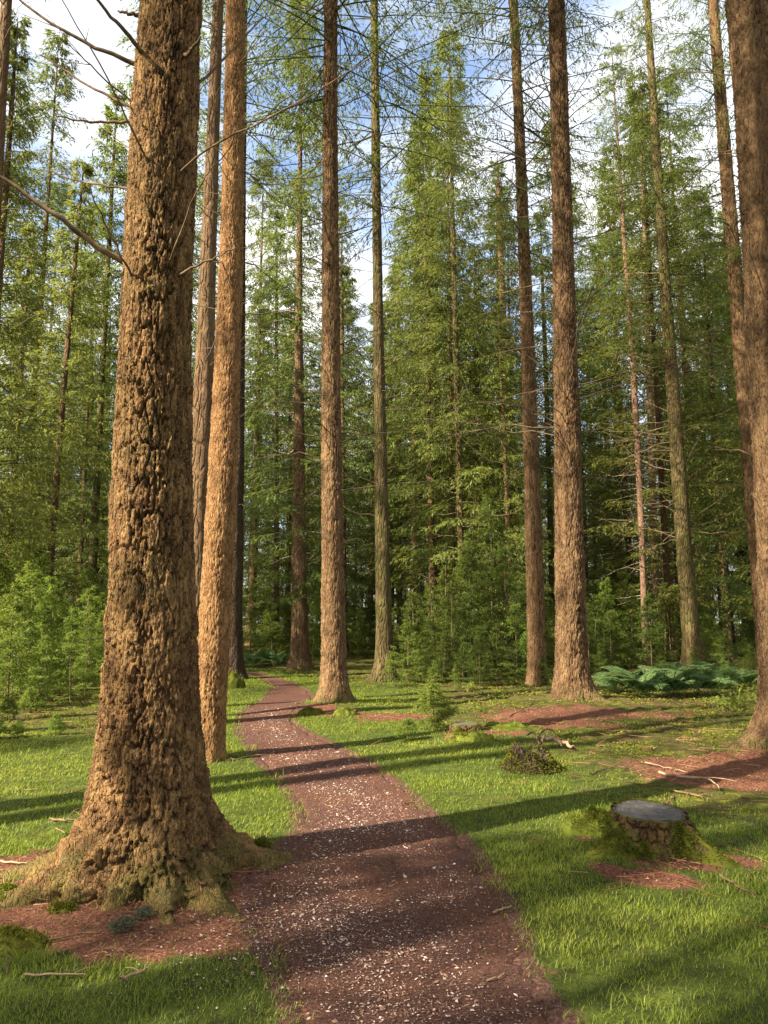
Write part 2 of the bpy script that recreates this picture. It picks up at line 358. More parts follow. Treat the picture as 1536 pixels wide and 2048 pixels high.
ground = obj('ground', np_mesh('ground', np.stack([gx, gy, gz], -1), F, {'moss': MMK, 'litter': np.maximum(litmask(gx, gy), floor_far), 'rim': np.exp(-np.maximum(sd, 0) / 0.10)}, True), GROUND)
tag(ground, 'mossy forest floor of grass and reddish needle litter', 'ground', kind='structure')

# path: a fine sheet just above the ground
nu, nv = 500, 50
LWf, RWf = bez(LW, nu), bez(RW, nu); tv = np.linspace(0, 1, nv)
wob = 0.12 * fbm(np.arange(nu) * 0.12, np.zeros(nu), None, 41, 3); wob2 = 0.12 * fbm(np.arange(nu) * 0.12, np.zeros(nu) + 9, None, 42, 3)
wid = np.linalg.norm(RWf - LWf, axis=1)
LWf = LWf + (RWf - LWf) * (wob / wid)[:, None]; RWf = RWf + (RWf - LWf) * (wob2 / wid)[:, None]
PP = LWf[:, None, :] * (1 - tv)[None, :, None] + RWf[:, None, :] * tv[None, :, None]
px_, py_ = PP[..., 0].ravel(), PP[..., 1].ravel()
edgef = np.tile(np.minimum(tv, 1 - tv), nu)
pz_ = hz(px_, py_) + 0.006 + 0.008 * fbm(px_ * 9, py_ * 9, None, 51, 3) - 0.035 * (1 - sstep(0.0, 0.05, edgef))
i0 = (np.arange(nu - 1)[:, None] * nv + np.arange(nv - 1)[None, :]).ravel()
pth = obj('path', np_mesh('path', np.stack([px_, py_, pz_], -1), np.stack([i0, i0 + 1, i0 + nv + 1, i0 + nv], -1), None, True), PATHM)
tag(pth, 'winding red-brown mulch footpath through the grass', 'path', kind='structure')

# ------------------------------------------------------------------ trunks
def trunk_mesh(cps, H, nth, zvis, nzv, lobes=(), flare=(0.10, 0.22), bark=None, seed=0, ntop=24, whorl=0.012):
    """cps rows: z, x, y, r (local).  lobes: (angle, reach, width, height)"""
    cps = np.array(cps, float); zc = cps[:, 0]
    zs = np.concatenate([np.linspace(-0.18, zvis, nzv), np.linspace(zvis, H, ntop + 1)[1:]])
    th = np.arange(nth) * 2 * np.pi / nth
    deg = min(2, len(cps) - 1)
    fx, fy = np.polyfit(zc, cps[:, 1], deg), np.polyfit(zc, cps[:, 2], deg)
    def centre(z):
        zz = np.clip(z, 0, zc[-1]); x = np.polyval(fx, zz) - np.polyval(fx, 0); y = np.polyval(fy, zz) - np.polyval(fy, 0)
        sx = np.polyval(np.polyder(fx), zc[-1]); sy = np.polyval(np.polyder(fy), zc[-1]); e = np.maximum(z - zc[-1], 0)
        return x + sx * e * 0.6, y + sy * e * 0.6
    def rad(z):
        r = np.interp(z, zc, cps[:, 3]); rl = cps[-1, 3]
        return np.where(z > zc[-1], rl * np.clip((H - z) / (H - zc[-1]), 0.02, 1) ** 0.85, r)
    Z, TH = np.meshgrid(zs, th, indexing='ij'); rr = rad(Z)
    zz = np.maximum(Z, 0)
    fl = flare[0] * np.exp(-zz / flare[1]) + 0.35 * flare[0] * np.exp(-zz / (flare[1] * 3.5))
    for (a, reach, w, h) in lobes:
        da = np.angle(np.exp(1j * (TH - a))); wz = w * (1 + 0.7 * np.minimum(zz / h, 2))
        fl = fl + reach * np.exp(-(da / wz) ** 2) * np.exp(-np.maximum(Z, -0.18) / h)
    nzx, nzy = np.cos(TH) * 1.3, np.sin(TH) * 1.3
    Rr = rr * (1 + 0.05 * vnoise(nzx, nzy, Z * 0.8, seed) + 0.03 * vnoise(nzx * 2, nzy * 2, Z * 2.2, seed + 1)) + fl * (1 + 0.25 * vnoise(nzx * 3, nzy * 3, Z * 4, seed + 2))
    if whorl:
        ph = Z * 1.25 + 0.5 * vnoise(Z * 0.7, Z * 0, None, seed + 3); wv = np.exp(-((ph - np.floor(ph) - 0.5) / 0.10) ** 2)
        Rr = Rr + whorl * wv * (0.5 + vnoise(nzx * 2.2, nzy * 2.2, Z * 1.5, seed + 4)) * np.clip(rr / 0.2, 0.3, 1.3)
    fur = np.zeros_like(Z); pl = np.zeros_like(Z)
    if bark:
        depth, cw, chh, fine = bark
        R0 = float(rad(np.array([1.0]))[0]); nc = max(6, round(2 * np.pi * R0 / cw))
        A = TH / (2 * np.pi) * nc; wa = 0.55 * vnoise(nzx * 9, nzy * 9, Z * 7, seed + 5) + 0.3 * vnoise(nzx * 20, nzy * 20, Z * 22, seed + 6)
        f1, f2, pl = vor(A + wa, Z / chh + 0.35 * vnoise(nzx * 12, nzy * 12, Z * 9, seed + 7), nc, seed + 8)
        e1 = sstep(0.0, 0.20, f2 - f1)
        f1b, f2b, plb = vor(A * 3 + wa * 2, Z / (chh * 0.26) + 0.5 * vnoise(nzx * 30, nzy * 30, Z * 25, seed + 10), nc * 3, seed + 11)
        e2 = sstep(0.0, 0.35, f2b - f1b)
        fine = fine * (0.5 + 0.6 * np.exp(-np.maximum(Z, 0) / 2.2)) if nth > 200 else fine
        rough = np.clip(0.75 + 0.7 * vnoise(nzx * 2.5, nzy * 2.5, Z * 1.3, seed + 12), 0.25, 1.5)
        Rr = Rr + depth * np.clip(rough, 0.6, 1.4) * (e1 - 1) + depth * 0.35 * (pl - 0.5) + fine * ((e2 - 0.6) + 0.9 * (plb - 0.5)) * (0.5 + rough * 0.5)
        Rr = Rr + fine * 0.8 * vnoise(nzx * 60 * R0 / 0.3, nzy * 60 * R0 / 0.3, Z * 55, seed + 13)
        fur = (1 - e1) * np.clip(rough, 0, 1)
    if len(lobes) > 4:
        wl_ = sstep(0.05, 0.25, fl); X3, Y3 = Rr * np.cos(TH), Rr * np.sin(TH)
        lump = 0.045 * fbm(X3 * 9, Y3 * 9, Z * 9, seed + 20, 4) + 0.020 * np.abs(fbm(X3 * 28, Y3 * 28, Z * 28, seed + 25, 3)) * 2 - 0.01
        Rr = Rr + wl_ * lump; ZL = wl_ * lump * 0.9
    else: ZL = 0
    cx, cyy = centre(Z)
    V = np.stack([cx + Rr * np.cos(TH), cyy + Rr * np.sin(TH), Z + ZL], -1).reshape(-1, 3)
    n = len(zs); i = np.arange(n - 1)[:, None] * nth; j = np.arange(nth)[None, :]; j2 = (j + 1) % nth
    Fq = np.stack([i + j, i + j2, i + nth + j2, i + nth + j], -1).reshape(-1, 4)
    return np_mesh('trunk', V, Fq, {'furrow': fur.ravel(), 'plate': pl.ravel()}, True), centre, rad

# ------------------------------------------------------------------ crowns (needle sprays on real limbs)
def strips(P, Dv, L, W, rng, tint):
    """rhombic needle sprays: base P, direction Dv, length L, width W"""
    n = len(P); Dv = Dv / (np.linalg.norm(Dv, axis=1)[:, None] + 1e-9)
    up = rng.normal(size=(n, 3)) * 0.6 + np.array([0, 0, 1.0]); S = np.cross(Dv, up); S /= np.linalg.norm(S, axis=1)[:, None] + 1e-9
    L = L[:, None]; W = W[:, None]
    V = np.stack([P, P + Dv * L * 0.45 + S * W * 0.5, P + Dv * L - np.array([0, 0, 1]) * L * 0.15, P + Dv * L * 0.45 - S * W * 0.5], 1).reshape(-1, 3)
    return V, np.arange(n * 4).reshape(-1, 4), np.repeat(tint, 4)
def conifer(seed, H, zb, Lmax, step_z, per_whorl, twigs, per_twig, sl, sw, droop, e_low, e_top, br=0.02, top_taper=0.85, hang=0.5, shape=1.0, gapn=0.25):
    rng = np.random.default_rng(seed); SV, SF, ST, paths = [], [], [], []; off = 0
    z = zb
    while z < H - 0.02 * H:
        f = (z - zb) / (H - zb)
        prof = (1 - f) ** top_taper * (0.45 + 0.55 * min(1, f / 0.22)) * shape
        for b in range(per_whorl):
            if rng.random() < gapn * (1 - f): continue
            a = rng.random() * 2 * np.pi; L = max(0.10 * Lmax, Lmax * prof * rng.uniform(0.6, 1.12)); e = e_low + (e_top - e_low) * f + rng.normal() * 0.10
            d = np.array([math.cos(a), math.sin(a), 0]); sd_ = np.array([-math.sin(a), math.cos(a), 0])
            s = np.linspace(0, 1, 7); zz = z + rng.normal() * step_z * 0.35
            lat = rng.normal() * 0.10 * L
            BP = d * (L * s * math.cos(e))[:, None] + sd_ * (lat * s ** 2)[:, None]; BP[:, 2] = zz + L * (math.sin(e) * s - droop * s ** 2 + 0.35 * droop * s ** 4)
            paths.append((BP, br * (0.25 + 0.75 * (1 - s)) * (0.4 + 0.6 * L / Lmax)))
            nt = max(3, int(twigs * (0.3 + 0.7 * L / Lmax)))
            ts = np.sort(rng.uniform(0.16, 1.0, nt)); side = np.where(np.arange(nt) % 2 == 0, 1, -1)
            B = np.stack([np.interp(ts, s, BP[:, k]) for k in range(3)], -1)
            td = d[None] * rng.uniform(0.35, 1.0, nt)[:, None] + sd_[None] * (side * rng.uniform(0.4, 1.0, nt))[:, None] + np.array([0, 0, 1.0])[None] * rng.normal(-hang * 0.6, 0.25, nt)[:, None]
            td /= np.linalg.norm(td, axis=1)[:, None]
            tl = L * 0.34 * (1.15 - 0.75 * ts) * rng.uniform(0.6, 1.2, nt) + sl * 0.8
            k = per_twig; q = (np.arange(k) + 0.5) / k
            TP = B[:, None, :] + td[:, None, :] * (tl[:, None] * q[None])[:, :, None]; TP[..., 2] -= hang * 0.35 * tl[:, None] * q[None] ** 2
            TP = TP.reshape(-1, 3); m = len(TP)
            dv = np.repeat(td, k, axis=0) + rng.normal(size=(m, 3)) * 0.42; dv[:, 2] -= hang * 0.45
            tint = np.clip(0.42 + 0.16 * rng.normal(size=m) + 0.22 * np.tile(q, nt) * np.repeat(ts, k) + rng.normal() * 0.10, 0, 1)
            V, Fq, T = strips(TP + rng.normal(size=(m, 3)) * sl * 0.15, dv, sl * rng.uniform(0.6, 1.3, m), sw * rng.uniform(0.6, 1.3, m), rng, tint)
            SV.append(V); SF.append(Fq + off); ST.append(T); off += len(V)
        z += step_z * rng.uniform(0.7, 1.3)
    TV, TF = tubes(paths, 3)
    V = np.concatenate(SV + [TV]); nq = sum(len(f) for f in SF); Fq = np.concatenate(SF + [TF + off])
    T = np.concatenate(ST + [np.zeros(len(TV))]); mi = np.concatenate([np.zeros(nq), np.ones(len(TF))])
    return np_mesh('crown', V, Fq, {'tint': T}, False, mi)
def dead_twigs(seed, z0, z1, step_z, L0, rfun, cfun, rr=0.011, up=0.15, pale=False, sub=2, n_per=3):
    rng = np.random.default_rng(seed); paths = []; z = z0
    while z < z1:
        cx, cyy = cfun(np.array([z])); r = float(rfun(np.array([z]))[0])
        for b in range(rng.integers(1, n_per + 1)):
            a = rng.random() * 2 * np.pi; L = L0 * rng.uniform(0.25, 1.1); e = rng.normal(up, 0.25)
            s = np.linspace(0, 1, 7); d = np.array([math.cos(a), math.sin(a), 0]); sv = np.array([-math.sin(a), math.cos(a), 0])
            P = d * (r * 0.8 + L * s * math.cos(e))[:, None] + sv * (rng.normal() * 0.16 * L * s ** 2)[:, None]
            P[:, 2] = z + L * (math.sin(e) * s + rng.normal(-0.10, 0.18) * s ** 2 + 0.10 * s ** 4) + rng.normal() * 0.06; P[:, 0] += cx[0]; P[:, 1] += cyy[0]
            P[1:] += rng.normal(size=(6, 3)) * 0.012 * L
            paths.append((P, rr * (0.28 + 0.72 * (1 - s)) * rng.uniform(0.6, 1.2)))
            for q in range(rng.integers(0, sub + 1)):
                t0 = rng.uniform(0.3, 0.8); b0 = np.array([np.interp(t0, s, P[:, k]) for k in range(3)])
                dd = d * rng.uniform(0.3, 1) + sv * rng.choice([-1, 1]) * rng.uniform(0.4, 1) + np.array([0, 0, rng.normal(0, 0.35)]); l2 = L * rng.uniform(0.2, 0.45)
                s2 = np.linspace(0, 1, 4); P2 = b0 + dd * (l2 * s2)[:, None]; P2[:, 2] -= 0.12 * l2 * s2 ** 2
                paths.append((P2, rr * 0.45 * (1 - 0.7 * s2)))
        z += step_z * rng.uniform(0.6, 1.4)
    V, Fq = tubes(paths, 3); return np_mesh('dead_twigs', V, Fq, None, True)

CROWN = []      # prototype crowns on a 30 m tree
for k, (zb, Lm, sz, tw, seed) in enumerate([(12.0, 4.4, 0.46, 24, 1), (8.5, 4.2, 0.48, 24, 2), (14.0, 4.4, 0.46, 24, 3), (5.0, 4.2, 0.50, 26, 4), (3.0, 4.2, 0.52, 26, 6)]):
    CROWN.append((conifer(seed, 30.0, zb, Lm, sz, 5, tw, 12 if k in (0, 2) else 9, 0.125 if k in (0, 2) else 0.165, 0.027 if k in (0, 2) else 0.044, 0.28, -0.05, 0.55, 0.028, 0.72, 0.6, 1.0, 0.34), zb))
TOPTREE = conifer(9, 20.0, 2.0, 3.3, 0.38, 5, 22, 8, 0.16, 0.044, 0.18, -0.05, 0.75, 0.022, 0.85, 0.45)

# ------------------------------------------------------------------ the firs one can pick out
rnd = random.Random(5)
CR_MATS = {}
def crown_obj(parent, mesh, mat, loc, rot, scale):
    key = (mesh.name, mat.name)
    if key not in CR_MATS:
        me = mesh if not len(mesh.materials) else mesh.copy()
        me.materials.clear(); me.materials.append(mat); me.materials.append(DEADTWIG); CR_MATS[key] = me
    return obj('crown', CR_MATS[key], [mat, DEADTWIG], parent, loc, rot, scale)
def fir(name, base, pts, label, bark, H=30, res=(48, 160), barkg=None, lobes=(), flare=None, seed=1, crown=None, cmat=None, twigs=None, group=None, whorl=0.012, cscale=1.0, hook=None):
    """base: photo pixel of the foot; pts: (x, y, width) pixels up the trunk"""
    bx, by = gp(*base); bz = float(hz(np.array([bx]), np.array([by]))[0])
    e = empty(name, (bx, by, bz), label, 'tree', group)
    rows = []
    for (x, y, w) in pts:
        X, Y, Z = atd(x, y, by); rows.append((Z - bz, X - bx, 0.0, 0.5 * w * mpp(by, Z)))
    rows.sort()
    if rows[0][0] > 0.05: rows.insert(0, (0.0, 0.0, 0.0, rows[0][3] * 1.06))
    zvis = min(H * 0.75, rows[-1][0] + 0.6)
    r0 = rows[0][3]
    me, cf, rf = trunk_mesh(rows, H, res[0], zvis, res[1], lobes, flare or (r0 * 0.55, 0.28), barkg, seed, whorl=whorl)
    obj('trunk', me, bark, e)
    if crown is not None:
        cm, zb = CROWN[crown]; a, b = cf(np.array([H * 0.85])); top = (float(a[0]), float(b[0])); s = H / 30.0
        q = Vector((top[0], top[1], H * 0.85)).to_track_quat('Z', 'Y')
        crown_obj(e, cm, cmat or NEEDLE, (0, 0, 0), (q @ Quaternion((0, 0, 1), rnd.random() * 6.28)).to_euler(), (s * cscale, s * cscale, s))
    if twigs:
        z0, z1, st, L0, mat, rr, up = twigs
        o = obj('dead_twigs', dead_twigs(seed + 50, z0, z1, st, L0, rf, cf, rr, up), mat, e); o['kind'] = 'stuff'
    if hook: hook(e, bx, by, bz, cf, rf)
    return e

def t1_branches(e, bx, by, bz, cf, rf):
    BR = [([(255, 530), (190, 490), (110, 430), (0, 352), (-70, 300)], 0.022, -0.5), ([(272, 130), (235, 112), (180, 90), (110, 50), (30, -8)], 0.018, -0.2),
          ([(290, 112), (255, 68), (215, 25), (165, -45)], 0.017, -0.7), ([(264, 212), (225, 196), (165, 165), (82, 110)], 0.013, 0.15), ([(262, 246), (210, 244), (160, 241), (107, 231)], 0.012, -0.1),
          ([(257, 379), (200, 369), (150, 361), (98, 341)], 0.009, 0.2), ([(275, 212), (215, 165), (165, 115), (133, 84)], 0.007, -0.35), ([(303, 335), (262, 255), (205, 140), (120, -10)], 0.008, -0.7),
          ([(276, 565), (247, 520), (212, 450), (180, 383)], 0.009, -0.5), ([(360, 345), (420, 292), (520, 245), (640, 178), (770, 100)], 0.008, -0.3), ([(358, 205), (405, 160), (455, 110), (525, 35)], 0.013, 0.1),
          ([(336, 530), (365, 455), (400, 370), (455, 300), (500, 250)], 0.006, -0.6), ([(357, 550), (395, 530), (430, 515), (472, 496)], 0.009, -0.15), ([(280, 31), (255, 26), (235, 22)], 0.016, 0.0),
          ([(370, 112), (385, 98), (401, 73)], 0.017, -0.2), ([(311, 372), (302, 300), (292, 200), (288, 120)], 0.006, -0.45), ([(352, 230), (390, 190), (430, 150)], 0.006, 0.2), ([(262, 300), (225, 270), (180, 235)], 0.005, 0.3)]
    rng = np.random.default_rng(4)
    for k, (pp, r, dy) in enumerate(BR):
        x0, _, z0 = atd(pp[0][0], pp[0][1], by)
        c = np.array([float(q[0]) for q in cf(np.array([z0 - bz]))]) + np.array([bx, by]); R0 = float(rf(np.array([z0 - bz]))[0])
        dx = np.clip(x0 - c[0], -R0 * 0.98, R0 * 0.98); sgn = -1 if dy <= 0.05 else 1
        ysurf = c[1] + sgn * math.sqrt(max(R0 * R0 - dx * dx, 0)) * 0.8
        n = len(pp); P = []
        for i, (x, y) in enumerate(pp):
            Y = ysurf + dy * (i / (n - 1)) ; P.append(atd(x, y, Y))
        P = bez(P, 14) - np.array([bx, by, bz]); P[1:] += rng.normal(size=(13, 3)) * 0.0035; P[0] += (np.array([c[0] - bx, c[1] - by, P[0][2]]) - P[0]) * 0.12
        s = np.linspace(0, 1, 14); paths = [(P, r * (0.35 + 0.65 * (1 - s) ** 0.8))]
        if n > 3 and r < 0.02:
            for q in range(2):
                i = rng.integers(5, 12); dd = (P[i + 1] - P[i]); dd /= np.linalg.norm(dd); dd = dd + rng.normal(size=3) * 0.6; l = rng.uniform(0.06, 0.2)
                paths.append((P[i] + dd * (l * np.linspace(0, 1, 4))[:, None], 0.0035 * (1 - 0.6 * np.linspace(0, 1, 4))))
        V, Fq = tubes(paths[:1], 7); bo = obj('branch', np_mesh('branch', V, Fq, None, True), DEAD, e)
        for tp in paths[1:]: obj('twig', np_mesh('twig', *tubes([tp], 5), None, True), DEAD, bo)

PI = math.pi
fir('fir_tree', (300, 1765), [(298, 1500, 184), (296, 1200, 160), (305, 900, 148), (313, 600, 136), (328, 300, 128), (340, 0, 118)],
    'massive fir with corky bark, spreading roots and broken dead branches beside the path', BARK_MAIN, 31, (270, 640), (0.036, 0.056, 0.20, 0.013),
    [(PI * 1.02, 0.42, 0.24, 0.16), (PI * 1.22, 0.34, 0.26, 0.17), (PI * 1.48, 0.16, 0.26, 0.16), (PI * 1.74, 0.40, 0.26, 0.16), (0.30, 0.40, 0.20, 0.15), (PI * 0.62, 0.30, 0.3, 0.18), (PI * 0.35, 0.3, 0.2, 0.17), (PI * 0.85, 0.22, 0.2, 0.15), (PI * 1.35, 0.20, 0.12, 0.14), (PI * 1.62, 0.22, 0.12, 0.13), (PI * 1.86, 0.16, 0.12, 0.16)],
    (0.085, 0.38), 11, 0, NEEDLE, hook=t1_branches, whorl=0.010)
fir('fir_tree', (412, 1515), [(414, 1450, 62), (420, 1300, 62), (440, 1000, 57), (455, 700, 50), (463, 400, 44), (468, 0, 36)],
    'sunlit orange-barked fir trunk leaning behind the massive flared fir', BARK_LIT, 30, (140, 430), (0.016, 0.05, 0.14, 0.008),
    [(PI * 1.1, 0.10, 0.3, 0.12), (PI * 1.6, 0.06, 0.3, 0.12)], (0.035, 0.2), 21, 2, NEEDLE, (5.5, 13, 0.4, 1.6, DEADTWIG, 0.010, 0.2))
fir('fir_tree', (383, 1450), [(384, 1300, 44), (396, 1000, 42), (412, 600, 34), (424, 300, 26), (434, 0, 20)],
    'slimmer knotted brown trunk between the flared fir and the sunlit orange fir', BARK_MID, 28, (64, 220), None, seed=31, crown=2, twigs=(4, 12, 0.4, 1.3, DEADTWIG, 0.009, 0.25))
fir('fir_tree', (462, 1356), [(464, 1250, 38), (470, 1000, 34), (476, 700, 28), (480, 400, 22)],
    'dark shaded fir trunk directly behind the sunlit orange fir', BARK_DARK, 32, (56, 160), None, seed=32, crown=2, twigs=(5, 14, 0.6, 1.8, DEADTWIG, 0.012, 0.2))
fir('fir_tree', (668, 1412), [(665, 1300, 48), (663, 1000, 41), (661, 700, 36), (660, 400, 31), (661, 0, 25)],
    'straight red-brown fir with dark mossy foot beside the bend of the path', BARK_RED, 30, (110, 320), (0.030, 0.075, 0.20, 0.013),
    [(PI * 1.2, 0.16, 0.35, 0.15), (PI * 1.75, 0.20, 0.3, 0.15), (PI * 0.1, 0.12, 0.3, 0.14)], (0.06, 0.22), 41, 0, NEEDLE, (4.0, 15, 0.26, 2.6, DEADTWIG, 0.014, 0.2))
fir('fir_tree', (770, 1371), [(767, 1250, 31), (763, 1000, 27), (757, 700, 21), (753, 400, 18), (748, 0, 15)],
    'slender fir with green algae on its trunk behind the red-brown fir', BARK_GREEN, 30, (56, 220), None, [(PI * 1.1, 0.2, 0.3, 0.12), (PI * 1.8, 0.1, 0.3, 0.12)], seed=51, crown=0, twigs=(4, 16, 0.3, 2.6, DEADTWIG, 0.014, 0.1))
fir('fir_tree', (600, 1334), [(599, 1250, 32), (597, 1000, 26), (598, 800, 20), (598, 690, 16), (599, 400, 10)],
    'dark-footed fir with pinkish upper trunk at the far bend of the path', BARK_MID, 27, (56, 160), None, [(PI * 1.3, 0.18, 0.35, 0.2), (PI * 1.8, 0.14, 0.35, 0.2)], seed=61, crown=4, twigs=(3, 13, 0.35, 2.0, PALETWIG, 0.011, 0.1))
fir('fir_tree', (553, 1312), [(553, 1200, 11), (553, 1000, 10), (553, 800, 8), (553, 600, 6)],
    'thin pole-like fir with bare twigs beyond the far bend of the path', BARK_MID, 22, (24, 80), None, seed=62, crown=4, twigs=(1.5, 10, 0.4, 1.6, PALETWIG, 0.010, 0.1))
fir('fir_tree', (1075, 1370), [(1073, 1250, 36), (1068, 1000, 32), (1056, 700, 27), (1044, 400, 22), (1028, 0, 17)],
    'slender brown fir standing just behind the stout red fir on its needle mound', BARK_RED, 29, (90, 300), (0.026, 0.075, 0.20, 0.012), [(PI * 1.2, 0.12, 0.3, 0.12)], (0.05, 0.2), 71, 0, NEEDLE, (4.5, 15, 0.28, 2.8, DEADTWIG, 0.016, 0.2))
fir('fir_tree', (1145, 1412), [(1142, 1300, 62), (1139, 1100, 56), (1133, 800, 48), (1123, 400, 38), (1113, 0, 31)],
    'stout red-barked fir on a raised mound of brown needles', BARK_RED, 31, (130, 380), (0.032, 0.075, 0.20, 0.014),
    [(PI * 1.15, 0.20, 0.3, 0.14), (PI * 1.45, 0.12, 0.3, 0.14), (PI * 1.8, 0.26, 0.3, 0.14), (0.2, 0.2, 0.3, 0.14)], (0.07, 0.22), 81, 2, NEEDLE, (4.8, 15, 0.22, 2.8, DEADTWIG, 0.014, 0.3))
fir('fir_tree', (1387, 1335), [(1382, 1250, 33), (1365, 1000, 29), (1344, 750, 25), (1319, 400, 18), (1296, 0, 12)],
    'leaning olive-brown fir rising behind the bracken', BARK_GREEN, 28, (48, 200), None, seed=91, crown=0, twigs=(4, 16, 0.28, 2.8, DEADTWIG, 0.016, 0.15))
fir('fir_tree', (1538, 1345), [(1528, 1250, 36), (1510, 1000, 34), (1484, 700, 30), (1455, 400, 25), (1426, 0, 19)],
    'leaning pinkish-brown fir half hidden behind the huge fir over needle litter', BARK_RED, 30, (80, 260), (0.026, 0.075, 0.20, 0.012), seed=92, crown=0, twigs=(4, 16, 0.28, 2.8, DEADTWIG, 0.016, 0.15))
fir('fir_tree', (1592, 1512), [(1584, 1300, 116), (1571, 1000, 112), (1554, 700, 107), (1533, 350, 101), (1504, 0, 95)],
    'huge smooth red-brown fir rising from reddish needle litter', BARK_RED, 33, (130, 330), (0.024, 0.065, 0.20, 0.012),
    [(PI * 1.05, 0.30, 0.28, 0.18), (PI * 1.4, 0.26, 0.28, 0.18)], (0.10, 0.22), 93, 2, NEEDLE, (3.5, 11, 0.8, 1.3, DEAD, 0.013, 0.5))
fir('fir_tree', (1502, 1292), [(1490, 1200, 26), (1478, 1000, 25), (1464, 750, 23), (1452, 500, 18)],
    'dark black-brown trunk with stubby dead boughs behind the leaning pinkish fir', BARK_DARK, 30, (40, 120), None, seed=94, crown=3, twigs=(2, 14, 0.4, 3.0, DEADTWIG, 0.022, 0.1))
fir('fir_tree', (1316, 1318), [(1311, 1150, 14), (1305, 950, 13), (1297, 750, 12), (1290, 500, 9)],
    'sunlit pinkish trunk bristling with pale bare twigs', BARK_PINK, 25, (28, 100), None, seed=95, crown=2, twigs=(2.0, 9.5, 0.13, 2.2, PALETWIG, 0.012, 0.15))
fir('fir_tree', (1292, 1330), [(1287, 1150, 12), (1279, 950, 12), (1266, 750, 11), (1250, 500, 9)],
    'thin pinkish trunk leaning beside the one bristling with pale twigs', BARK_PINK, 25, (28, 100), None, seed=96, crown=2, twigs=(2.5, 9, 0.25, 1.8, PALETWIG, 0.011, 0.15))
fir('fir_tree', (1418, 1295), [(1408, 1200, 15), (1395, 1000, 14), (1378, 800, 12), (1362, 600, 10)],
    'grey-brown trunk close behind the leaning olive-brown fir', BARK_MID, 27, (28, 100), None, seed=97, crown=1, twigs=(3, 13, 0.4, 1.6, DEADTWIG, 0.012, 0.15))

fir('conifer_tree', (-62, 1470), [(-45, 1000, 30), (-15, 500, 26), (12, 0, 20)], 'thin brown trunk at the edge of the glade whose foot is out of sight', BARK_MID, 28, (40, 120), None, seed=98, crown=2, twigs=(5, 14, 0.5, 1.6, DEADTWIG, 0.010, 0.2))
FAR = [  # base, (x,y,w) list, bark, height, crown
    ((1238, 1300), [(1230, 1150, 9), (1215, 900, 9), (1206, 700, 8)], BARK_GREEN, 24, 3), ((1005, 1300), [(1003, 1100, 11), (1001, 900, 11), (998, 700, 10)], BARK_DARK, 27, 1),
    ((1022, 1305), [(1020, 1100, 16), (1014, 900, 15), (1008, 700, 14), (998, 400, 10)], BARK_MID, 27, 1), ((928, 1330), [(924, 1200, 14), (919, 1000, 13), (912, 700, 11), (905, 450, 9)], BARK_GREEN, 26, 3),
    ((909, 1325), [(906, 1200, 11), (903, 1000, 11), (899, 700, 9)], BARK_MID, 25, 1), ((881, 1305), [(879, 1150, 15), (877, 950, 13), (875, 750, 11)], BARK_DARK, 26, 3),
    ((828, 1308), [(828, 1150, 16), (830, 900, 14), (832, 600, 11), (836, 350, 8)], BARK_RED, 27, 1), ((800, 1295), [(799, 1150, 11), (798, 900, 10), (797, 700, 9)], BARK_MID, 25, 3),
    ((784, 1290), [(784, 1100, 9), (783, 900, 8)], BARK_DARK, 24, 3), ((1106, 1300), [(1102, 1100, 11), (1095, 850, 10), (1088, 650, 8)], BARK_GREEN, 26, 3),
    ((116, 1242), [(121, 1150, 16), (137, 900, 15), (150, 650, 12), (160, 450, 8)], BARK_RED, 25, 1), ((194, 1255), [(197, 1150, 23), (203, 1000, 21), (210, 850, 16)], BARK_DARK, 24, 3),
    ((160, 1248), [(160, 1150, 8), (164, 1000, 8), (170, 850, 6)], BARK_PINK, 22, 3), ((176, 1248), [(177, 1150, 6), (180, 1000, 6), (184, 850, 5)], BARK_MID, 20, 3),
    ((1428, 1290), [(1420, 1180, 11), (1410, 1000, 10), (1400, 850, 8)], BARK_PINK, 24, 3), ((1450, 1285), [(1446, 1180, 9), (1440, 1050, 8), (1432, 900, 7)], BARK_MID, 23, 3),
    ((690, 1305), [(688, 1150, 10), (686, 950, 9), (684, 750, 8)], BARK_MID, 24, 3), ((1195, 1290), [(1190, 1100, 8), (1183, 900, 8)], BARK_DARK, 25, 3), ((955, 1290), [(954, 1100, 8), (952, 900, 7)], BARK_MID, 25, 3)]
FARLAB = ['olive thin trunk leaning in the wood behind the stout red fir', 'blackish thin trunk paired with a paler one in the wood behind the slender brown fir', 'pale greyish trunk paired with a blackish one in the wood',
          'yellow-green mossy pole next to a thinner brown pole in the wood', 'thin brown pole touching the yellow-green mossy pole', 'near-black trunk in the wood between brown poles', 'reddish straight trunk in the wood behind the algae-green fir',
          'thin brown trunk just behind the algae-green fir', 'thin dark trunk almost hidden by the algae-green fir', 'green-tinged thin trunk seen between the slender brown fir and the stout red fir', 'reddish trunk leaning above the sunlit sapling thicket',
          'thick dark trunk rising from the sunlit sapling thicket', 'pale thin pole rising from the sunlit sapling thicket', 'thinnest brown pole rising from the sunlit sapling thicket', 'pinkish thin pole behind the leaning pinkish-brown fir',
          'slight brown pole beside a dark trunk behind the leaning pinkish-brown fir', 'thin brown trunk just behind the red-brown fir at the path', 'dark thin trunk behind the stout red fir', 'thin brown trunk beyond the dark hemlock saplings']
for k, ((b, p, bk, H, cr), lab) in enumerate(zip(FAR, FARLAB)):
    bb = (b[0], max(b[1], 1286))
    fir('conifer_tree', bb, p, lab, bk, H, (26, 70), None, seed=200 + k, crown=cr, twigs=(2.0, 11, 0.35, 1.7, PALETWIG if k % 3 == 0 else DEADTWIG, 0.012, 0.1), cmat=NEEDLE_Y if k in (10, 6, 3) else NEEDLE, group='trees standing in the wood')

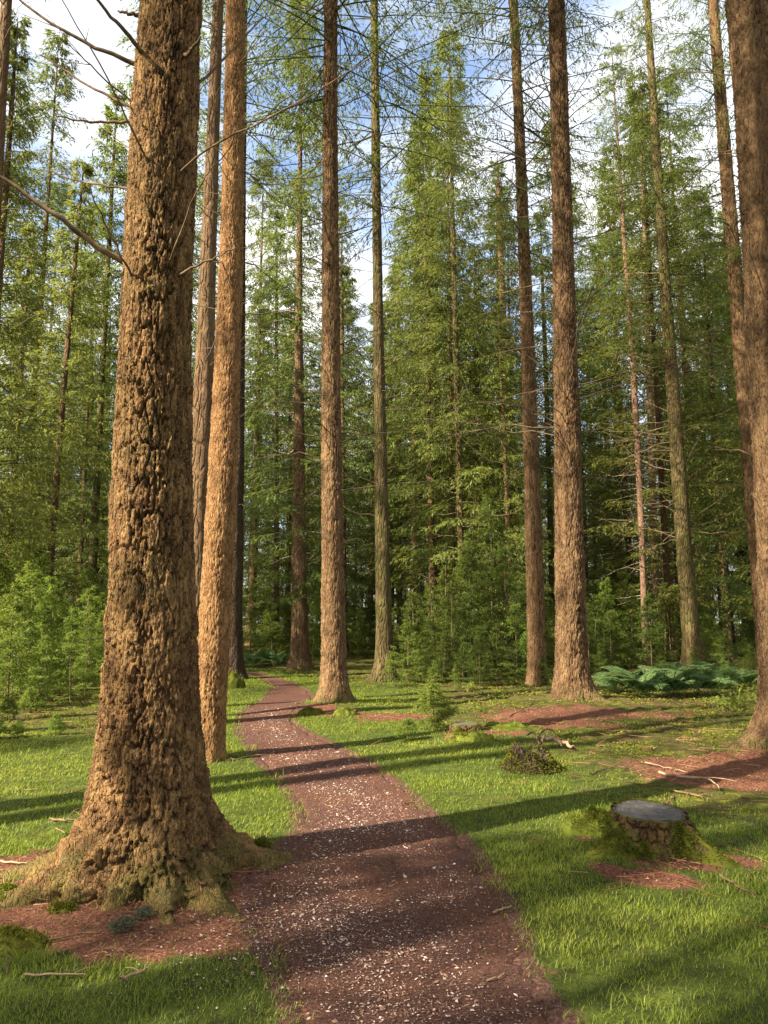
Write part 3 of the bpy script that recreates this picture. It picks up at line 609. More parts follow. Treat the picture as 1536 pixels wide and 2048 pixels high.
# ------------------------------------------------------------------ forest all around: copies of plain tall conifers
PROTO = []
def proto(H, r, crown, mat, bark, seed, tw=True):
    e = empty('conifer_tree', (0, 0, 0), None, 'tree')
    me, cf, rf = trunk_mesh([(0, 0, 0, r), (5, 0.05, 0, r * 0.82), (10, 0.02, 0.03, r * 0.66), (15, 0, 0, r * 0.5)], H, 20, 15, 44, (), (r * 0.5, 0.3), None, seed)
    obj('trunk', me, bark, e)
    if crown == 'top': crown_obj(e, TOPTREE, mat, (0, 0, 0), (0, 0, 0), (H / 20,) * 3)
    else: crown_obj(e, CROWN[crown][0], mat, (0, 0, 0), (0, 0, seed), (1.1, 1.1, H / 30))
    if tw:
        o = obj('dead_twigs', dead_twigs(seed, 2.0, 10, 0.4, 1.8, rf, cf, 0.012, 0.1), DEADTWIG, e); o['kind'] = 'stuff'
    return e
PROTO = [proto(28, 0.20, 3, NEEDLE, BARK_MID, 301), proto(26, 0.16, 4, NEEDLE, BARK_DARK, 302), proto(30, 0.24, 1, NEEDLE, BARK_RED, 303), proto(24, 0.15, 4, NEEDLE_Y, BARK_MID, 304), proto(20, 0.15, 'top', NEEDLE, BARK_GREEN, 305, False), proto(18, 0.13, 'top', NEEDLE_Y, BARK_MID, 306, False), proto(30, 0.25, 2, NEEDLE, BARK_MID, 307, False)]
used = set(); placed = []
FLAB = ['tall slim conifer deep in the wood', 'dark-barked low-boughed conifer deep in the wood', 'reddish-barked conifer deep in the wood', 'yellow-green conifer deep in the wood', 'full pointed conifer deep in the wood', 'full yellow-green conifer deep in the wood', '']
FGRP = ['slim conifers deep in the wood', 'dark-barked conifers deep in the wood', 'reddish conifers deep in the wood', 'yellow-green conifers deep in the wood', 'pointed conifers deep in the wood', 'yellow-green pointed conifers deep in the wood']
ZONES = [(215, 'behind the sunlit sapling thicket'), (480, 'behind the massive flared fir'), (640, 'beyond the far bend of the path'), (765, 'between the red-brown and algae-green firs'), (930, 'behind the near-black trunk'), (1075, 'behind the dark hemlock saplings'),
         (1145, 'between the slender brown and stout red firs'), (1300, 'behind the trunk bristling with pale twigs'), (1390, 'behind the leaning olive-brown fir'), (9999, 'behind the bracken and the huge fir')]
def zone(x, y):
    px = 768 + FPX * x / (y * CP)
    return next(z for lim, z in ZONES if px < lim)
def plant(k, x, y, s=1.0, label=None, group=None):
    o = PROTO[k] if k not in used else copy_tree(PROTO[k])
    used.add(k); z = float(hz(np.array([x]), np.array([y]))[0])
    o.location = (x, y, z - 0.05); o.rotation_euler = (rnd.gauss(0, 0.012), rnd.gauss(0, 0.012), rnd.random() * 6.28); o.scale = (s, s, s * rnd.uniform(0.93, 1.07))
    if group != 'conifers around the glade': zn = zone(x, y); label = (label or FLAB[k]) + ' ' + zn; group = (group or FGRP[k]) + ' ' + zn
    tag(o, label, 'tree', group); placed.append((x, y))
    return o
# wood behind: jittered rows that thin out nothing the photograph keeps open (the path glade)
for ring, (d0, d1, n) in enumerate([(30, 40, 11), (40, 52, 19), (52, 68, 32), (68, 88, 50), (88, 110, 50)]):
    for i in range(n):
        a = R(-33 + 66 * (i + rnd.uniform(0.1, 0.9)) / n); d = rnd.uniform(d0, d1); x, y = d * math.sin(a), d * math.cos(a)
        if abs(path_sd(np.array([x]), np.array([y]))[0]) < 1.6 or (x < 1 and x > -9 and y < 38): continue
        if any((x - q) ** 2 + (y - w) ** 2 < 3.0 for q, w in placed): continue
        k = rnd.choice([2, 2, 0, 0, 2, 3, 1, 2]) if ring < 2 else rnd.choice([1, 1, 3, 4, 4, 0, 5])
        plant(k, x, y, rnd.uniform(0.85, 1.12))
# single pointed trees seen in the gaps
for (x, y, top, Y, k) in [(855, 1290, 120, 34, 4), (585, 1290, 560, 40, 5), (60, 1290, 420, 26, 5), (945, 1290, 480, 30, 5), (1230, 1290, 330, 36, 4), (1010, 1290, 560, 27, 5), (1330, 1290, 640, 33, 4), (520, 1290, 640, 50, 4), (30, 1290, 60, 21, 5), (-90, 1290, -100, 20, 4), (150, 1290, 260, 25, 5), (235, 1290, 200, 31, 4), (330, 1290, 330, 40, 5), (680, 1290, 480, 44, 4), (1400, 1290, 360, 30, 4), (1500, 1290, 520, 27, 5), (1150, 1290, 520, 42, 5), (760, 1290, 620, 38, 4)]:
    X, _, Zt = atd(x, top, Y); plant(k, X, Y, Zt / (20 if k == 4 else 18), ['', '', '', '', 'pointed dark-boughed conifer filling a gap', 'pointed bright-boughed conifer filling a gap'][k], ['', '', '', '', 'dark conifers in the gaps', 'bright conifers in the gaps'][k])
# the wood goes on out of view; these conifers are added to shade the glade
for (x, y, k, s) in [(-11.5, 9.2, 6, 1.0), (-8.5, 3.7, 6, 1.1), (-12.2, -3.5, 6, 1.2), (-13.6, -0.2, 6, 1.1), (-10.1, -3.5, 2, 0.66), (-7.0, -4.2, 2, 0.70), (-4.6, -0.7, 6, 1.15), (-9.9, -1.35, 4, 0.60), (-24, 27, 0, 1.0), (-36, -10, 2, 1.0), (-19, 9, 6, 1.0),
                     (-20, 24, 3, 1.0), (-14.5, 27, 1, 1.0), (-30, 12, 1, 1.0), (9, -3, 2, 1), (12, 6, 0, 1.0), (15, 14, 1, 1.0), (18, 21, 0, 1.0), (-1, -12, 0, 1.0), (6, -12, 2, 1.0)]:
    plant(k, x, y, s, 'unseen conifer beside the glade, added for its shade', 'conifers around the glade')
for k, p in enumerate(PROTO):
    if k not in used:
        for ch in list(p.children): bpy.data.objects.remove(ch)
        bpy.data.objects.remove(p)

# ------------------------------------------------------------------ young conifers of the undergrowth
def sapling_mesh(seed, twigs=20, per=7, sl=0.075, sw=0.021, droop=0.16, step_z=0.15, Lm=0.95, per_w=5):
    return conifer(seed, 2.5, 0.10, Lm, step_z, per_w, twigs, per, sl, sw, droop, 0.10, 0.7, 0.007, 0.85, 0.12, 1.0, 0.2)
SAPM = [sapling_mesh(401), sapling_mesh(402, 20, 7, 0.078, 0.022, 0.24, 0.16), sapling_mesh(403, 22, 7, 0.072, 0.020, 0.10, 0.17, 1.1)]
SAPM.append(conifer(411, 2.5, 0.25, 1.25, 0.20, 5, 15, 5, 0.22, 0.055, 0.12, 0.05, 0.8, 0.016, 0.8, 0.15, 1.0, 0.15))
stem_me = np_mesh('stem', *tubes([(np.array([[0, 0, -0.15], [0.01, 0, 0.5], [0, 0.012, 1.1], [0, 0, 1.8], [0, 0, 2.5]]), np.array([0.024, 0.02, 0.015, 0.009, 0.003]))], 6), None, True)
SPROTO = {}
def sapling(px, yb, yt, k, mat, label, group, Y=None, wide=1.0):
    if Y is None: x, y = gp(px, yb)
    else: x, y, _ = atd(px, yb, Y)
    z = float(hz(np.array([x]), np.array([y]))[0]); top = atd(px, yt, y)[2]; s = max(0.025, (top - z) / 2.5)
    key = (k, mat.name)
    if key not in SPROTO:
        e = empty('conifer_sapling', (0, 0, 0)); crown_obj(e, SAPM[k], mat, (0, 0, 0), (0, 0, 0), (1, 1, 1)); obj('stem', stem_me, DEADTWIG, e); SPROTO[key] = e
    else: e = copy_tree(SPROTO[key])
    e.location = (x, y, z); e.rotation_euler = (rnd.gauss(0, 0.04), rnd.gauss(0, 0.04), rnd.random() * 6.28)
    w = s * wide if s < 1.0 else (1.0 + (s - 1.0) * 0.7) * wide; e.scale = (w, w, s)
    if group in ('undergrowth conifers far back', 'light green saplings at the thicket edge', 'dark hemlock saplings'): zn = zone(x, y); label = {'u': 'bushy undergrowth conifer far back', 'l': 'light green sapling', 'd': 'dark hemlock sapling'}[group[0]] + ' ' + (zn if 'hemlock' not in zn or group[0] != 'd' else 'crowded in the tall dark thicket'); group = group + ' ' + zn
    return tag(e, label, 'sapling', group)
LL = ('bright young conifer in the sunlit sapling thicket behind the massive flared fir', 'sunlit sapling thicket')
for (x, yb, yt, k) in [(-30, 1395, 1150, 0), (15, 1405, 1165, 1), (55, 1392, 1140, 2), (95, 1400, 1210, 0), (130, 1385, 1215, 1), (170, 1392, 1235, 2), (205, 1380, 1225, 0), (30, 1372, 1120, 2), (110, 1366, 1150, 1), (190, 1362, 1190, 0), (75, 1415, 1270, 1), (0, 1355, 1090, 0), (150, 1350, 1130, 2), (60, 1345, 1060, 1), (215, 1408, 1290, 2), (-60, 1420, 1180, 1), (40, 1388, 1190, 0), (140, 1405, 1260, 2), (180, 1372, 1170, 1), (85, 1358, 1110, 0), (20, 1340, 1050, 2), (-20, 1365, 1110, 2), (215, 1350, 1160, 1)]:
    sapling(x, yb, yt, k, SAPL, *LL)
LL = ('low bushy sapling on the moss in front of the sunlit thicket', 'low saplings in front of the thicket')
for (x, yb, yt, k) in [(15, 1440, 1395, 3), (60, 1425, 1375, 3), (110, 1470, 1428, 3), (35, 1475, 1440, 3), (-20, 1480, 1420, 3)]: sapling(x, yb, yt, k, SAPL, *LL, wide=1.3)
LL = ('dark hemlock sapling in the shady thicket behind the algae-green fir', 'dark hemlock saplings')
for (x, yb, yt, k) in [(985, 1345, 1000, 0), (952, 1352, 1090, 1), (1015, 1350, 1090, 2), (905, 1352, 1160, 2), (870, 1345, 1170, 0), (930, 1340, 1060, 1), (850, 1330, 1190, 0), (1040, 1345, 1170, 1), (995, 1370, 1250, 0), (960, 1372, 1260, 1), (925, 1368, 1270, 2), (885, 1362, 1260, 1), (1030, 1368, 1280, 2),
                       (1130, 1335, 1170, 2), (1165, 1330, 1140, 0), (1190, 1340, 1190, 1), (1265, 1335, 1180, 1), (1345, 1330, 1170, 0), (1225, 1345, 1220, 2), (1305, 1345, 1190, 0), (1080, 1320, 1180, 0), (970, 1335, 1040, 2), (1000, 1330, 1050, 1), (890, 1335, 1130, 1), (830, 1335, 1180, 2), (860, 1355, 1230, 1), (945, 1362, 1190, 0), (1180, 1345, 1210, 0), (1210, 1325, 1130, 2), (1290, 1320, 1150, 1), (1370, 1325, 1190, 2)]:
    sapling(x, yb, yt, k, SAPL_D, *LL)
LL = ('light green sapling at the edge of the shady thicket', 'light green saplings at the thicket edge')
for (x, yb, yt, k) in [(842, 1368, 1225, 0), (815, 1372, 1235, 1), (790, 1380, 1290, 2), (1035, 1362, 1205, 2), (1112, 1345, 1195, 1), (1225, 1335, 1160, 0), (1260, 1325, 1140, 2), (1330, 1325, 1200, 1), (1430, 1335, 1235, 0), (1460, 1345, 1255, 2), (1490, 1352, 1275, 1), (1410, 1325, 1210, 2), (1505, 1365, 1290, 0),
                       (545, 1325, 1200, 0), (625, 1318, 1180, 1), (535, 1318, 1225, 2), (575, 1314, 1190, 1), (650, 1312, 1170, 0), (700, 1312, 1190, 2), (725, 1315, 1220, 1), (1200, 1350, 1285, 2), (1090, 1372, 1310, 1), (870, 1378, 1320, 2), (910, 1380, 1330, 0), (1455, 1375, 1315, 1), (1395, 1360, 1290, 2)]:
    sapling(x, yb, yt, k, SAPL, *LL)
LL = ('bushy undergrowth conifer far back between the thin trunks', 'undergrowth conifers far back')
for i in range(100):
    x = -120 + 1750 * (i + rnd.random()) / 100
    sapling(x, 1290, rnd.uniform(1130, 1230), i % 3, SAPL_D if rnd.random() < 0.6 else SAPL, LL[0], LL[1], Y=rnd.uniform(30, 58), wide=1.35)
sapling(868, 1462, 1366, 3, SAPL, 'small bright seedling conifer growing beside the low grey-topped stump', None, wide=1.25)
sapling(815, 1487, 1436, 3, SAPL, 'tiny seedling conifer in the grass next to the bright seedling', None, wide=1.5)
sapling(245, 1872, 1850, 3, SPRIG, 'small grey-green sprig lying in red needles before the flared roots', None, wide=3.0)
sapling(288, 1852, 1840, 3, SPRIG, 'tiny second grey-green sprig beside the larger sprig on red needles', None, wide=2.2)

# ------------------------------------------------------------------ bracken
def frond_mesh(seed):
    rng = np.random.default_rng(seed); L = 0.9; n = 22; s = np.linspace(0, 1, 16)
    P = np.stack([L * 0.85 * s, 0.05 * np.sin(s * 2), 0.75 * L * s - 0.62 * L * s ** 2.2], -1)
    TV, TF = tubes([(P, 0.004 * (1.1 - s))], 3); Vs, Ds, Ls, Ws = [], [], [], []
    for i in range(n):
        t0 = 0.22 + 0.78 * i / n; b = np.array([np.interp(t0, s, P[:, k]) for k in range(3)]); tg = np.array([0.85, 0, 0.75 - 1.36 * t0 ** 1.2]); tg /= np.linalg.norm(tg)
        pl = 0.34 * L * (1 - (t0 - 0.22) / 0.80) ** 0.85 + 0.02
        for sd_ in (-1, 1):
            dv = np.array([0, sd_ * 1.0, 0]) + tg * 0.35 + np.array([0, 0, -0.10]); dv /= np.linalg.norm(dv); m = max(3, int(pl / 0.024))
            for j in range(m):
                q = (j + 0.5) / m; p = b + dv * pl * q
                for s2 in (-1, 1):
                    Vs.append(p); Ds.append(tg * s2 + dv * 0.5 + rng.normal(size=3) * 0.12); Ls.append(0.055 * (1.15 - q) * (0.5 + pl / 0.34)); Ws.append(0.017)
    V, Fq, T = strips(np.array(Vs), np.array(Ds), np.array(Ls), np.array(Ws), rng, np.clip(0.5 + 0.2 * rng.normal(size=len(Vs)), 0, 1))
    return np_mesh('frond', np.concatenate([V, TV]), np.concatenate([Fq, TF + len(V)]), {'tint': np.concatenate([T, np.full(len(TV), 0.3)])})
FR = [frond_mesh(i) for i in range(3)]
for m_ in FR: m_.materials.append(FERN)
def bracken(px, yb, s, nf, label, group, seed):
    x, y = gp(px, yb); r_ = random.Random(seed); e = empty('bracken_fern', (x, y, float(hz(np.array([x]), np.array([y]))[0])), label, 'fern', group)
    for i in range(nf):
        k = s * r_.uniform(0.75, 1.15); obj('frond', FR[i % 3], FERN, e, (r_.gauss(0, 0.05), r_.gauss(0, 0.05), 0), (r_.gauss(0, 0.18), r_.uniform(-0.65, -0.1), i * 2.4 + r_.gauss(0, 0.3)), (k, k, k))
for i, (x, y, s) in enumerate([(1240, 1385, 0.95), (1290, 1395, 1.15), (1345, 1392, 1.2), (1395, 1388, 1.1), (1440, 1378, 1.0), (1490, 1372, 0.95), (1320, 1372, 1.2), (1375, 1368, 1.1), (1265, 1370, 1.0), (1430, 1360, 1.1)]):
    bracken(x, y, s, 11, 'blue-green bracken in the clump beside the stout red fir', 'bracken clump beside the stout red fir', i)
for i, (x, y, s) in enumerate([(495, 1332, 1.0), (520, 1328, 1.1), (545, 1326, 0.9), (505, 1322, 1.1), (560, 1330, 0.8)]):
    bracken(x, y, s, 9, 'bracken where the path disappears round its far bend', 'bracken at the far bend of the path', 40 + i)

# leafy bush by the huge fir, seedling with broad leaves
def leafy_bush(px, yb, h, label, seed, n=260, spread=0.5):
    rng = np.random.default_rng(seed); x, y = gp(px, yb); e = empty('leafy_bush', (x, y, float(hz(np.array([x]), np.array([y]))[0])), label, 'bush')
    paths, Vs, Ds = [], [], []
    for i in range(12):
        a = rng.random() * 6.28; l = h * rng.uniform(0.7, 1.1); s = np.linspace(0, 1, 6); P = np.stack([math.cos(a) * spread * l * s ** 1.4, math.sin(a) * spread * l * s ** 1.4, l * s * (1 - 0.25 * s)], -1); paths.append((P, 0.005 * (1.2 - s)))
        for j in range(n // 12):
            q = rng.uniform(0.3, 1); Vs.append(np.array([np.interp(q, s, P[:, k]) for k in range(3)]) + rng.normal(size=3) * 0.04); Ds.append(np.array([math.cos(a), math.sin(a), -0.1]) * 0.5 + rng.normal(size=3))
    V, Fq, T = strips(np.array(Vs), np.array(Ds), rng.uniform(0.04, 0.075, len(Vs)), rng.uniform(0.025, 0.04, len(Vs)), rng, rng.random(len(Vs)))
    obj('leaves', np_mesh('leaves', V, Fq, {'tint': T}), BROAD, e)['kind'] = 'stuff'; obj('stems', np_mesh('stems', *tubes(paths, 4), None, True), DEADTWIG, e)
leafy_bush(1490, 1440, 0.62, 'bright leafy bush beside the foot of the huge fir', 1, 420, 0.55)
leafy_bush(1455, 1430, 0.34, 'low dull leafy bush next to the bright leafy bush', 2, 220, 0.8)
leafy_bush(935, 1385, 0.22, 'yellowish leafy seedling at the foot of the shady thicket', 3, 120, 0.8)

# ------------------------------------------------------------------ moss cushions, stumps
def moss_dome(rx, ry, h, seed, n=48, m=22, fuzz=3200, fl=0.018):
    rng = np.random.default_rng(seed); ph = np.linspace(0, 1, m); th = np.arange(n) * 2 * np.pi / n
    A, B = np.meshgrid(ph, th, indexing='ij'); rr = A * (1 + 0.18 * vnoise(np.cos(B) * 1.6, np.sin(B) * 1.6, None, seed) )
    X, Yv = rr * rx * np.cos(B), rr * ry * np.sin(B); prof = np.sqrt(np.clip(1 - A ** 2.4, 0, 1))
    Z = h * prof * (1 + 0.75 * fbm(X * 10 + seed, Yv * 10, None, seed + 1, 3)) + 0.012 * fbm(X * 45, Yv * 45, None, seed + 2, 2) - 0.03 * (1 - prof)
    V = np.stack([X, Yv, Z], -1).reshape(-1, 3); i = np.arange(m - 1)[:, None] * n; j = np.arange(n)[None]; j2 = (j + 1) % n
    Fq = np.stack([i + j, i + n + j, i + n + j2, i + j2], -1).reshape(-1, 4)
    idx = rng.integers(n, len(V) - 2 * n, fuzz); nrm = V[idx] / np.array([rx * rx, ry * ry, h * h]); nrm /= np.linalg.norm(nrm, axis=1)[:, None]
    SV, SF, T = strips(V[idx] + rng.normal(size=(fuzz, 3)) * 0.006, nrm + rng.normal(size=(fuzz, 3)) * 0.5, rng.uniform(0.5, 1.2, fuzz) * fl, np.full(fuzz, fl * 0.4), rng, np.clip(rng.normal(0.5, 0.25, fuzz), 0, 1))
    base = np.clip(0.35 + 0.9 * fbm(V[:, 0] * 30, V[:, 1] * 30, None, seed + 3, 3), 0, 1)
    return np_mesh('moss_cushion', np.concatenate([V, SV]), np.concatenate([Fq, SF + len(V)]), {'tint': np.concatenate([base, T])}, True)
def moss_at(px, py, rx, ry, h, seed, label, fuzz=1500):
    x, y = gp(px, py); o = obj('moss_cushion', moss_dome(rx, ry, h, seed, fuzz=fuzz), MOSS, None, (x, y, float(hz(np.array([x]), np.array([y]))[0]) - 0.005)); return tag(o, label, 'moss')
moss_at(15, 1895, 0.26, 0.12, 0.05, 1, 'large moss cushion on red needles in front of the flared roots')
moss_at(0, 1815, 0.16, 0.09, 0.06, 2, 'moss cushion against the long spreading root of the massive fir')
moss_at(125, 1838, 0.085, 0.05, 0.035, 3, 'small moss cushion just below the flared roots')
moss_at(390, 1812, 0.11, 0.055, 0.025, 4, 'flat moss pad at the foot of the flared fir')
moss_at(515, 1722, 0.10, 0.07, 0.10, 5, 'mossy clump on the end of the root beside the path')
moss_at(1188, 1678, 0.24, 0.15, 0.13, 6, 'rounded mossy hummock next to the grey-topped stump', 5000)
moss_at(460, 1385, 0.36, 0.3, 0.28, 7, 'mossy hummock at the foot of the dark shaded fir')
moss_at(620, 1432, 0.24, 0.2, 0.10, 8, 'yellow-green moss mound before the mossy foot of the red-brown fir')
moss_at(690, 1432, 0.22, 0.2, 0.12, 9, 'bright moss mound on the path bend under the red-brown fir')
moss_at(945, 1488, 0.3, 0.16, 0.10, 10, 'bright moss mound at the low grey-topped stump')
moss_at(1010, 1462, 0.35, 0.2, 0.10, 11, 'flat moss mound between two low stumps')

def stump(name, px, py, r, h, label, seed, lobes, moss_amt, tilt=0.0, res=(150, 50)):
    x, y = gp(px, py); e = empty(name, (x, y, float(hz(np.array([x]), np.array([y]))[0])), label, 'stump')
    nth, nz = res; zs = np.linspace(-0.12, h, nz); th = np.arange(nth) * 2 * np.pi / nth; Z, TH = np.meshgrid(zs, th, indexing='ij'); zz = np.maximum(Z, 0)
    fl = 0.22 * r * np.exp(-zz / (h * 0.5))
    for a, reach, w, hh in lobes: fl = fl + reach * np.exp(-(np.angle(np.exp(1j * (TH - a))) / w) ** 2) * np.exp(-np.maximum(Z, -0.1) / hh)
    cx, sx = np.cos(TH) * 1.4, np.sin(TH) * 1.4
    base = r * (1 + 0.10 * vnoise(cx, sx, Z, seed)) + fl
    f1, f2, pid = vor(TH / (2 * np.pi) * 30 + 0.5 * vnoise(cx * 9, sx * 9, Z * 12, seed + 1), Z / 0.09, 30, seed + 2); e1 = sstep(0.02, 0.3, f2 - f1)
    mossy = sstep(-0.08, 0.12, fbm(cx * 1.6, sx * 1.6, Z * 4, seed + 3, 3) + moss_amt - 0.35 * sstep(h * 0.6, h, Z))
    Rr = base + (e1 - 1) * 0.022 + 0.012 * (pid - 0.5) + 0.006 * vnoise(cx * 40, sx * 40, Z * 60, seed + 4)
    V = np.stack([Rr * np.cos(TH), Rr * np.sin(TH), Z + tilt * Rr * np.sin(TH) * zz / h], -1).reshape(-1, 3); i = np.arange(nz - 1)[:, None] * nth; j = np.arange(nth)[None]; j2 = (j + 1) % nth
    Fq = np.stack([i + j, i + j2, i + nth + j2, i + nth + j], -1).reshape(-1, 4)
    obj('bark', np_mesh('bark', V, Fq, {'furrow': (1 - e1).ravel(), 'plate': pid.ravel()}, True), BARK_MAIN, e)
    # moss coat: a lumpy shell that swells out of the bark where moss grows
    Rm = base - 0.03 + mossy * (0.040 + 0.016 * vnoise(cx * 14, sx * 14, Z * 25, seed + 5))
    MV = np.stack([Rm * np.cos(TH), Rm * np.sin(TH), Z + tilt * Rm * np.sin(TH) * zz / h + 0.004], -1).reshape(-1, 3); rng = np.random.default_rng(seed)
    okv = np.where((mossy.ravel() > 0.7) & (V[:, 2] > 0.0))[0]; fz = rng.choice(okv, min(6500, len(okv) * 3)); nr = MV[fz] * np.array([1, 1, 0]); nr /= np.linalg.norm(nr, axis=1)[:, None]; nr[:, 2] += 0.6
    SV, SF, T = strips(MV[fz] + rng.normal(size=(len(fz), 3)) * 0.004, nr + rng.normal(size=(len(fz), 3)) * 0.5, rng.uniform(0.012, 0.026, len(fz)), np.full(len(fz), 0.008), rng, np.clip(rng.normal(0.5, 0.25, len(fz)), 0, 1))
    bt = np.clip(0.4 + 0.9 * fbm(MV[:, 0] * 25, MV[:, 1] * 25, MV[:, 2] * 25, seed + 6, 3), 0, 1)
    obj('moss', np_mesh('moss', np.concatenate([MV, SV]), np.concatenate([Fq, SF + len(MV)]), {'tint': np.concatenate([bt, T])}, True), MOSS, e)
    # cut face
    rt = Rr[-1] * 0.985; m = 14; q = np.linspace(0, 1, m)[:, None]; X, Yv = q * rt * np.cos(th), q * rt * np.sin(th)
    Zt = h - 0.004 + tilt * Yv + 0.004 * fbm(X * 14, Yv * 14, None, seed + 7, 3) - 0.012 * sstep(0.9, 1.0, q)
    i = np.arange(m - 1)[:, None] * nth
    obj('cut_face', np_mesh('cut_face', np.stack([X, Yv, Zt], -1).reshape(-1, 3), np.stack([i + j, i + nth + j, i + nth + j2, i + j2], -1).reshape(-1, 4), None, True), CUT, e)
    return e, rt, th, h
st, rt, th_, hh_ = stump('tree_stump', 1300, 1712, 0.235, 0.235, 'sawn tree stump with smooth grey top and mossy bark', 3, [(PI * 1.12, 0.17, 0.28, 0.09), (PI * 1.5, 0.05, 0.2, 0.09), (PI * 1.76, 0.26, 0.26, 0.11), (0.05, 0.12, 0.3, 0.10), (PI * 0.55, 0.12, 0.3, 0.1)], 0.02, 0.09)
me = moss_dome(0.12, 0.05, 0.018, 33, fuzz=900, fl=0.016); obj('moss', me, MOSS, st, (0.13, 0.15, hh_ - 0.022), (0, 0, -0.75))
stump('tree_stump', 930, 1484, 0.19, 0.17, 'low weathered stump with pale grey top beside the seedling conifers', 5, [(PI * 1.2, 0.1, 0.4, 0.1), (PI * 1.8, 0.12, 0.4, 0.1)], -0.02, 0, (80, 26))
# rotten stump: jagged, hollow, all moss
x, y = gp(1062, 1540); e = empty('rotten_stump', (x, y, float(hz(np.array([x]), np.array([y]))[0])), 'rotten low stump buried in dark moss with a broken rim', 'stump')
nth, nz = 90, 26; zs = np.linspace(-0.1, 1, nz); th = np.arange(nth) * 2 * PI / nth; Z, TH = np.meshgrid(zs, th, indexing='ij'); cx, sx = np.cos(TH) * 1.5, np.sin(TH) * 1.5
rim = 0.16 * (1 + 0.55 * vnoise(cx * 1.7, sx * 1.7, None, 61) + 0.35 * vnoise(cx * 5, sx * 5, None, 62))
Rr = 0.22 * (1 + 0.15 * vnoise(cx, sx, Z, 63)) + 0.13 * (1 - np.clip(Z, 0, 1)) ** 1.5 + 0.03 * fbm(cx * 6, sx * 6, Z * 5, 64, 3); Rr = np.where(Z > 0.93, Rr * (1 - (Z - 0.93) * 2.5), Rr)
V = np.stack([Rr * np.cos(TH), Rr * np.sin(TH), Z * rim], -1).reshape(-1, 3); V = np.concatenate([V, [[0, 0, 0.04]]])
i = np.arange(nz - 1)[:, None] * nth; j = np.arange(nth)[None]; j2 = (j + 1) % nth; Fq = np.stack([i + j, i + j2, i + nth + j2, i + nth + j], -1).reshape(-1, 4)
cap = np.stack([(nz - 1) * nth + np.arange(nth), (nz - 1) * nth + (np.arange(nth) + 1) % nth, np.full(nth, nz * nth)], -1)
obj('bark', np_mesh('bark', V, [Fq, cap], {'furrow': np.zeros(len(V)), 'plate': np.zeros(len(V))}, True), BARK_DARK, e)
rng = np.random.default_rng(6); idx = rng.integers(nth * 3, nz * nth, 2600); nr = V[idx] * np.array([1, 1, 0.3]); nr /= np.linalg.norm(nr, axis=1)[:, None]; nr[:, 2] += 0.5
SV, SF, T = strips(V[idx] + rng.normal(size=(2600, 3)) * 0.008, nr + rng.normal(size=(2600, 3)) * 0.5, rng.uniform(0.02, 0.045, 2600), np.full(2600, 0.016), rng, np.clip(rng.normal(0.3, 0.2, 2600), 0, 1))
obj('moss', np_mesh('moss', SV, SF, {'tint': T}), MOSS, e)

# ------------------------------------------------------------------ fallen wood
def stick(name, pts, r, label, mat=DEAD, lift=0.0, subs=3, seed=0, cat='stick', Z=None):
    rng = np.random.default_rng(seed + 900); P = []
    for i, p in enumerate(pts):
        x, y = gp(p[0], p[1]); P.append((x, y, float(hz(np.array([x]), np.array([y]))[0]) + r + 0.012 + (p[2] if len(p) > 2 else lift)))
    o0 = np.array(P[0]); P = bez(P, 14) - o0; P += rng.normal(size=P.shape) * r * 0.35; s = np.linspace(0, 1, 14); e = empty(name, tuple(o0), label, cat)
    obj('stem', np_mesh('stem', *tubes([(P, r * (0.45 + 0.55 * (1 - s)))], 7), None, True), mat, e)
    for k in range(subs):
        i = rng.integers(3, 11); d = P[i + 1] - P[i]; d /= np.linalg.norm(d) + 1e-9; d = d + rng.normal(size=3) * np.array([0.8, 0.8, 0.35]); d[2] = abs(d[2]); l = rng.uniform(0.10, 0.28)
        q = np.linspace(0, 1, 6); P2 = P[i] + d * (l * q)[:, None]; P2[:, 2] -= d[2] * l * 0.8 * q ** 2
        obj('twig', np_mesh('twig', *tubes([(P2, r * 0.4 * (1 - 0.6 * q))], 5), None, True), mat, e)
t = NT('pale_wood'); nz_ = t.noise(t.coords((1, 1, 1)), 9, 4); PALE = t.finish(t.ramp(nz_, [(0.3, (0.14, 0.09, 0.05)), (0.6, (0.31, 0.215, 0.12))]), 0.85, nz_, 0.004)
stick('fallen_branch', [(1085, 1497, 0.05), (1110, 1499, 0.05), (1135, 1504, 0.03), (1152, 1508, 0.01)], 0.034, 'pale snapped branch with arched dark twigs lying behind the rotten stump', PALE, 0, 0, 1, 'branch')
e_ = [o for o in bpy.data.objects if o.name.startswith('fallen_branch')][0]
for pts, r in [([(1070, 1508, 0), (1078, 1500, 0.12), (1095, 1498, 0.20), (1112, 1500, 0.16), (1124, 1506, 0.04)], 0.012), ([(1055, 1480, 0.02), (1066, 1484, 0.08), (1074, 1492, 0.05), (1080, 1500, 0.0)], 0.012), ([(1040, 1512, 0), (1062, 1504, 0.03), (1084, 1500, 0.12)], 0.007), ([(1082, 1512, 0), (1085, 1505, 0.06), (1092, 1500, 0.15)], 0.008)]:
    P = []
    for p in pts: x, y = gp(p[0], p[1]); P.append((x, y, float(hz(np.array([x]), np.array([y]))[0]) + 0.02 + p[2]))
    P = bez(P, 12) - np.array(e_.location); obj('twig', np_mesh('twig', *tubes([(P, r * np.linspace(1, 0.6, 12))], 6), None, True), DEAD, e_)
stick('fallen_branch', [(1318, 1555), (1350, 1562), (1390, 1568), (1422, 1574), (1440, 1588)], 0.013, 'grey forked fallen branch on moss near the huge fir', PALE, 0.02, 5, 2, 'branch')
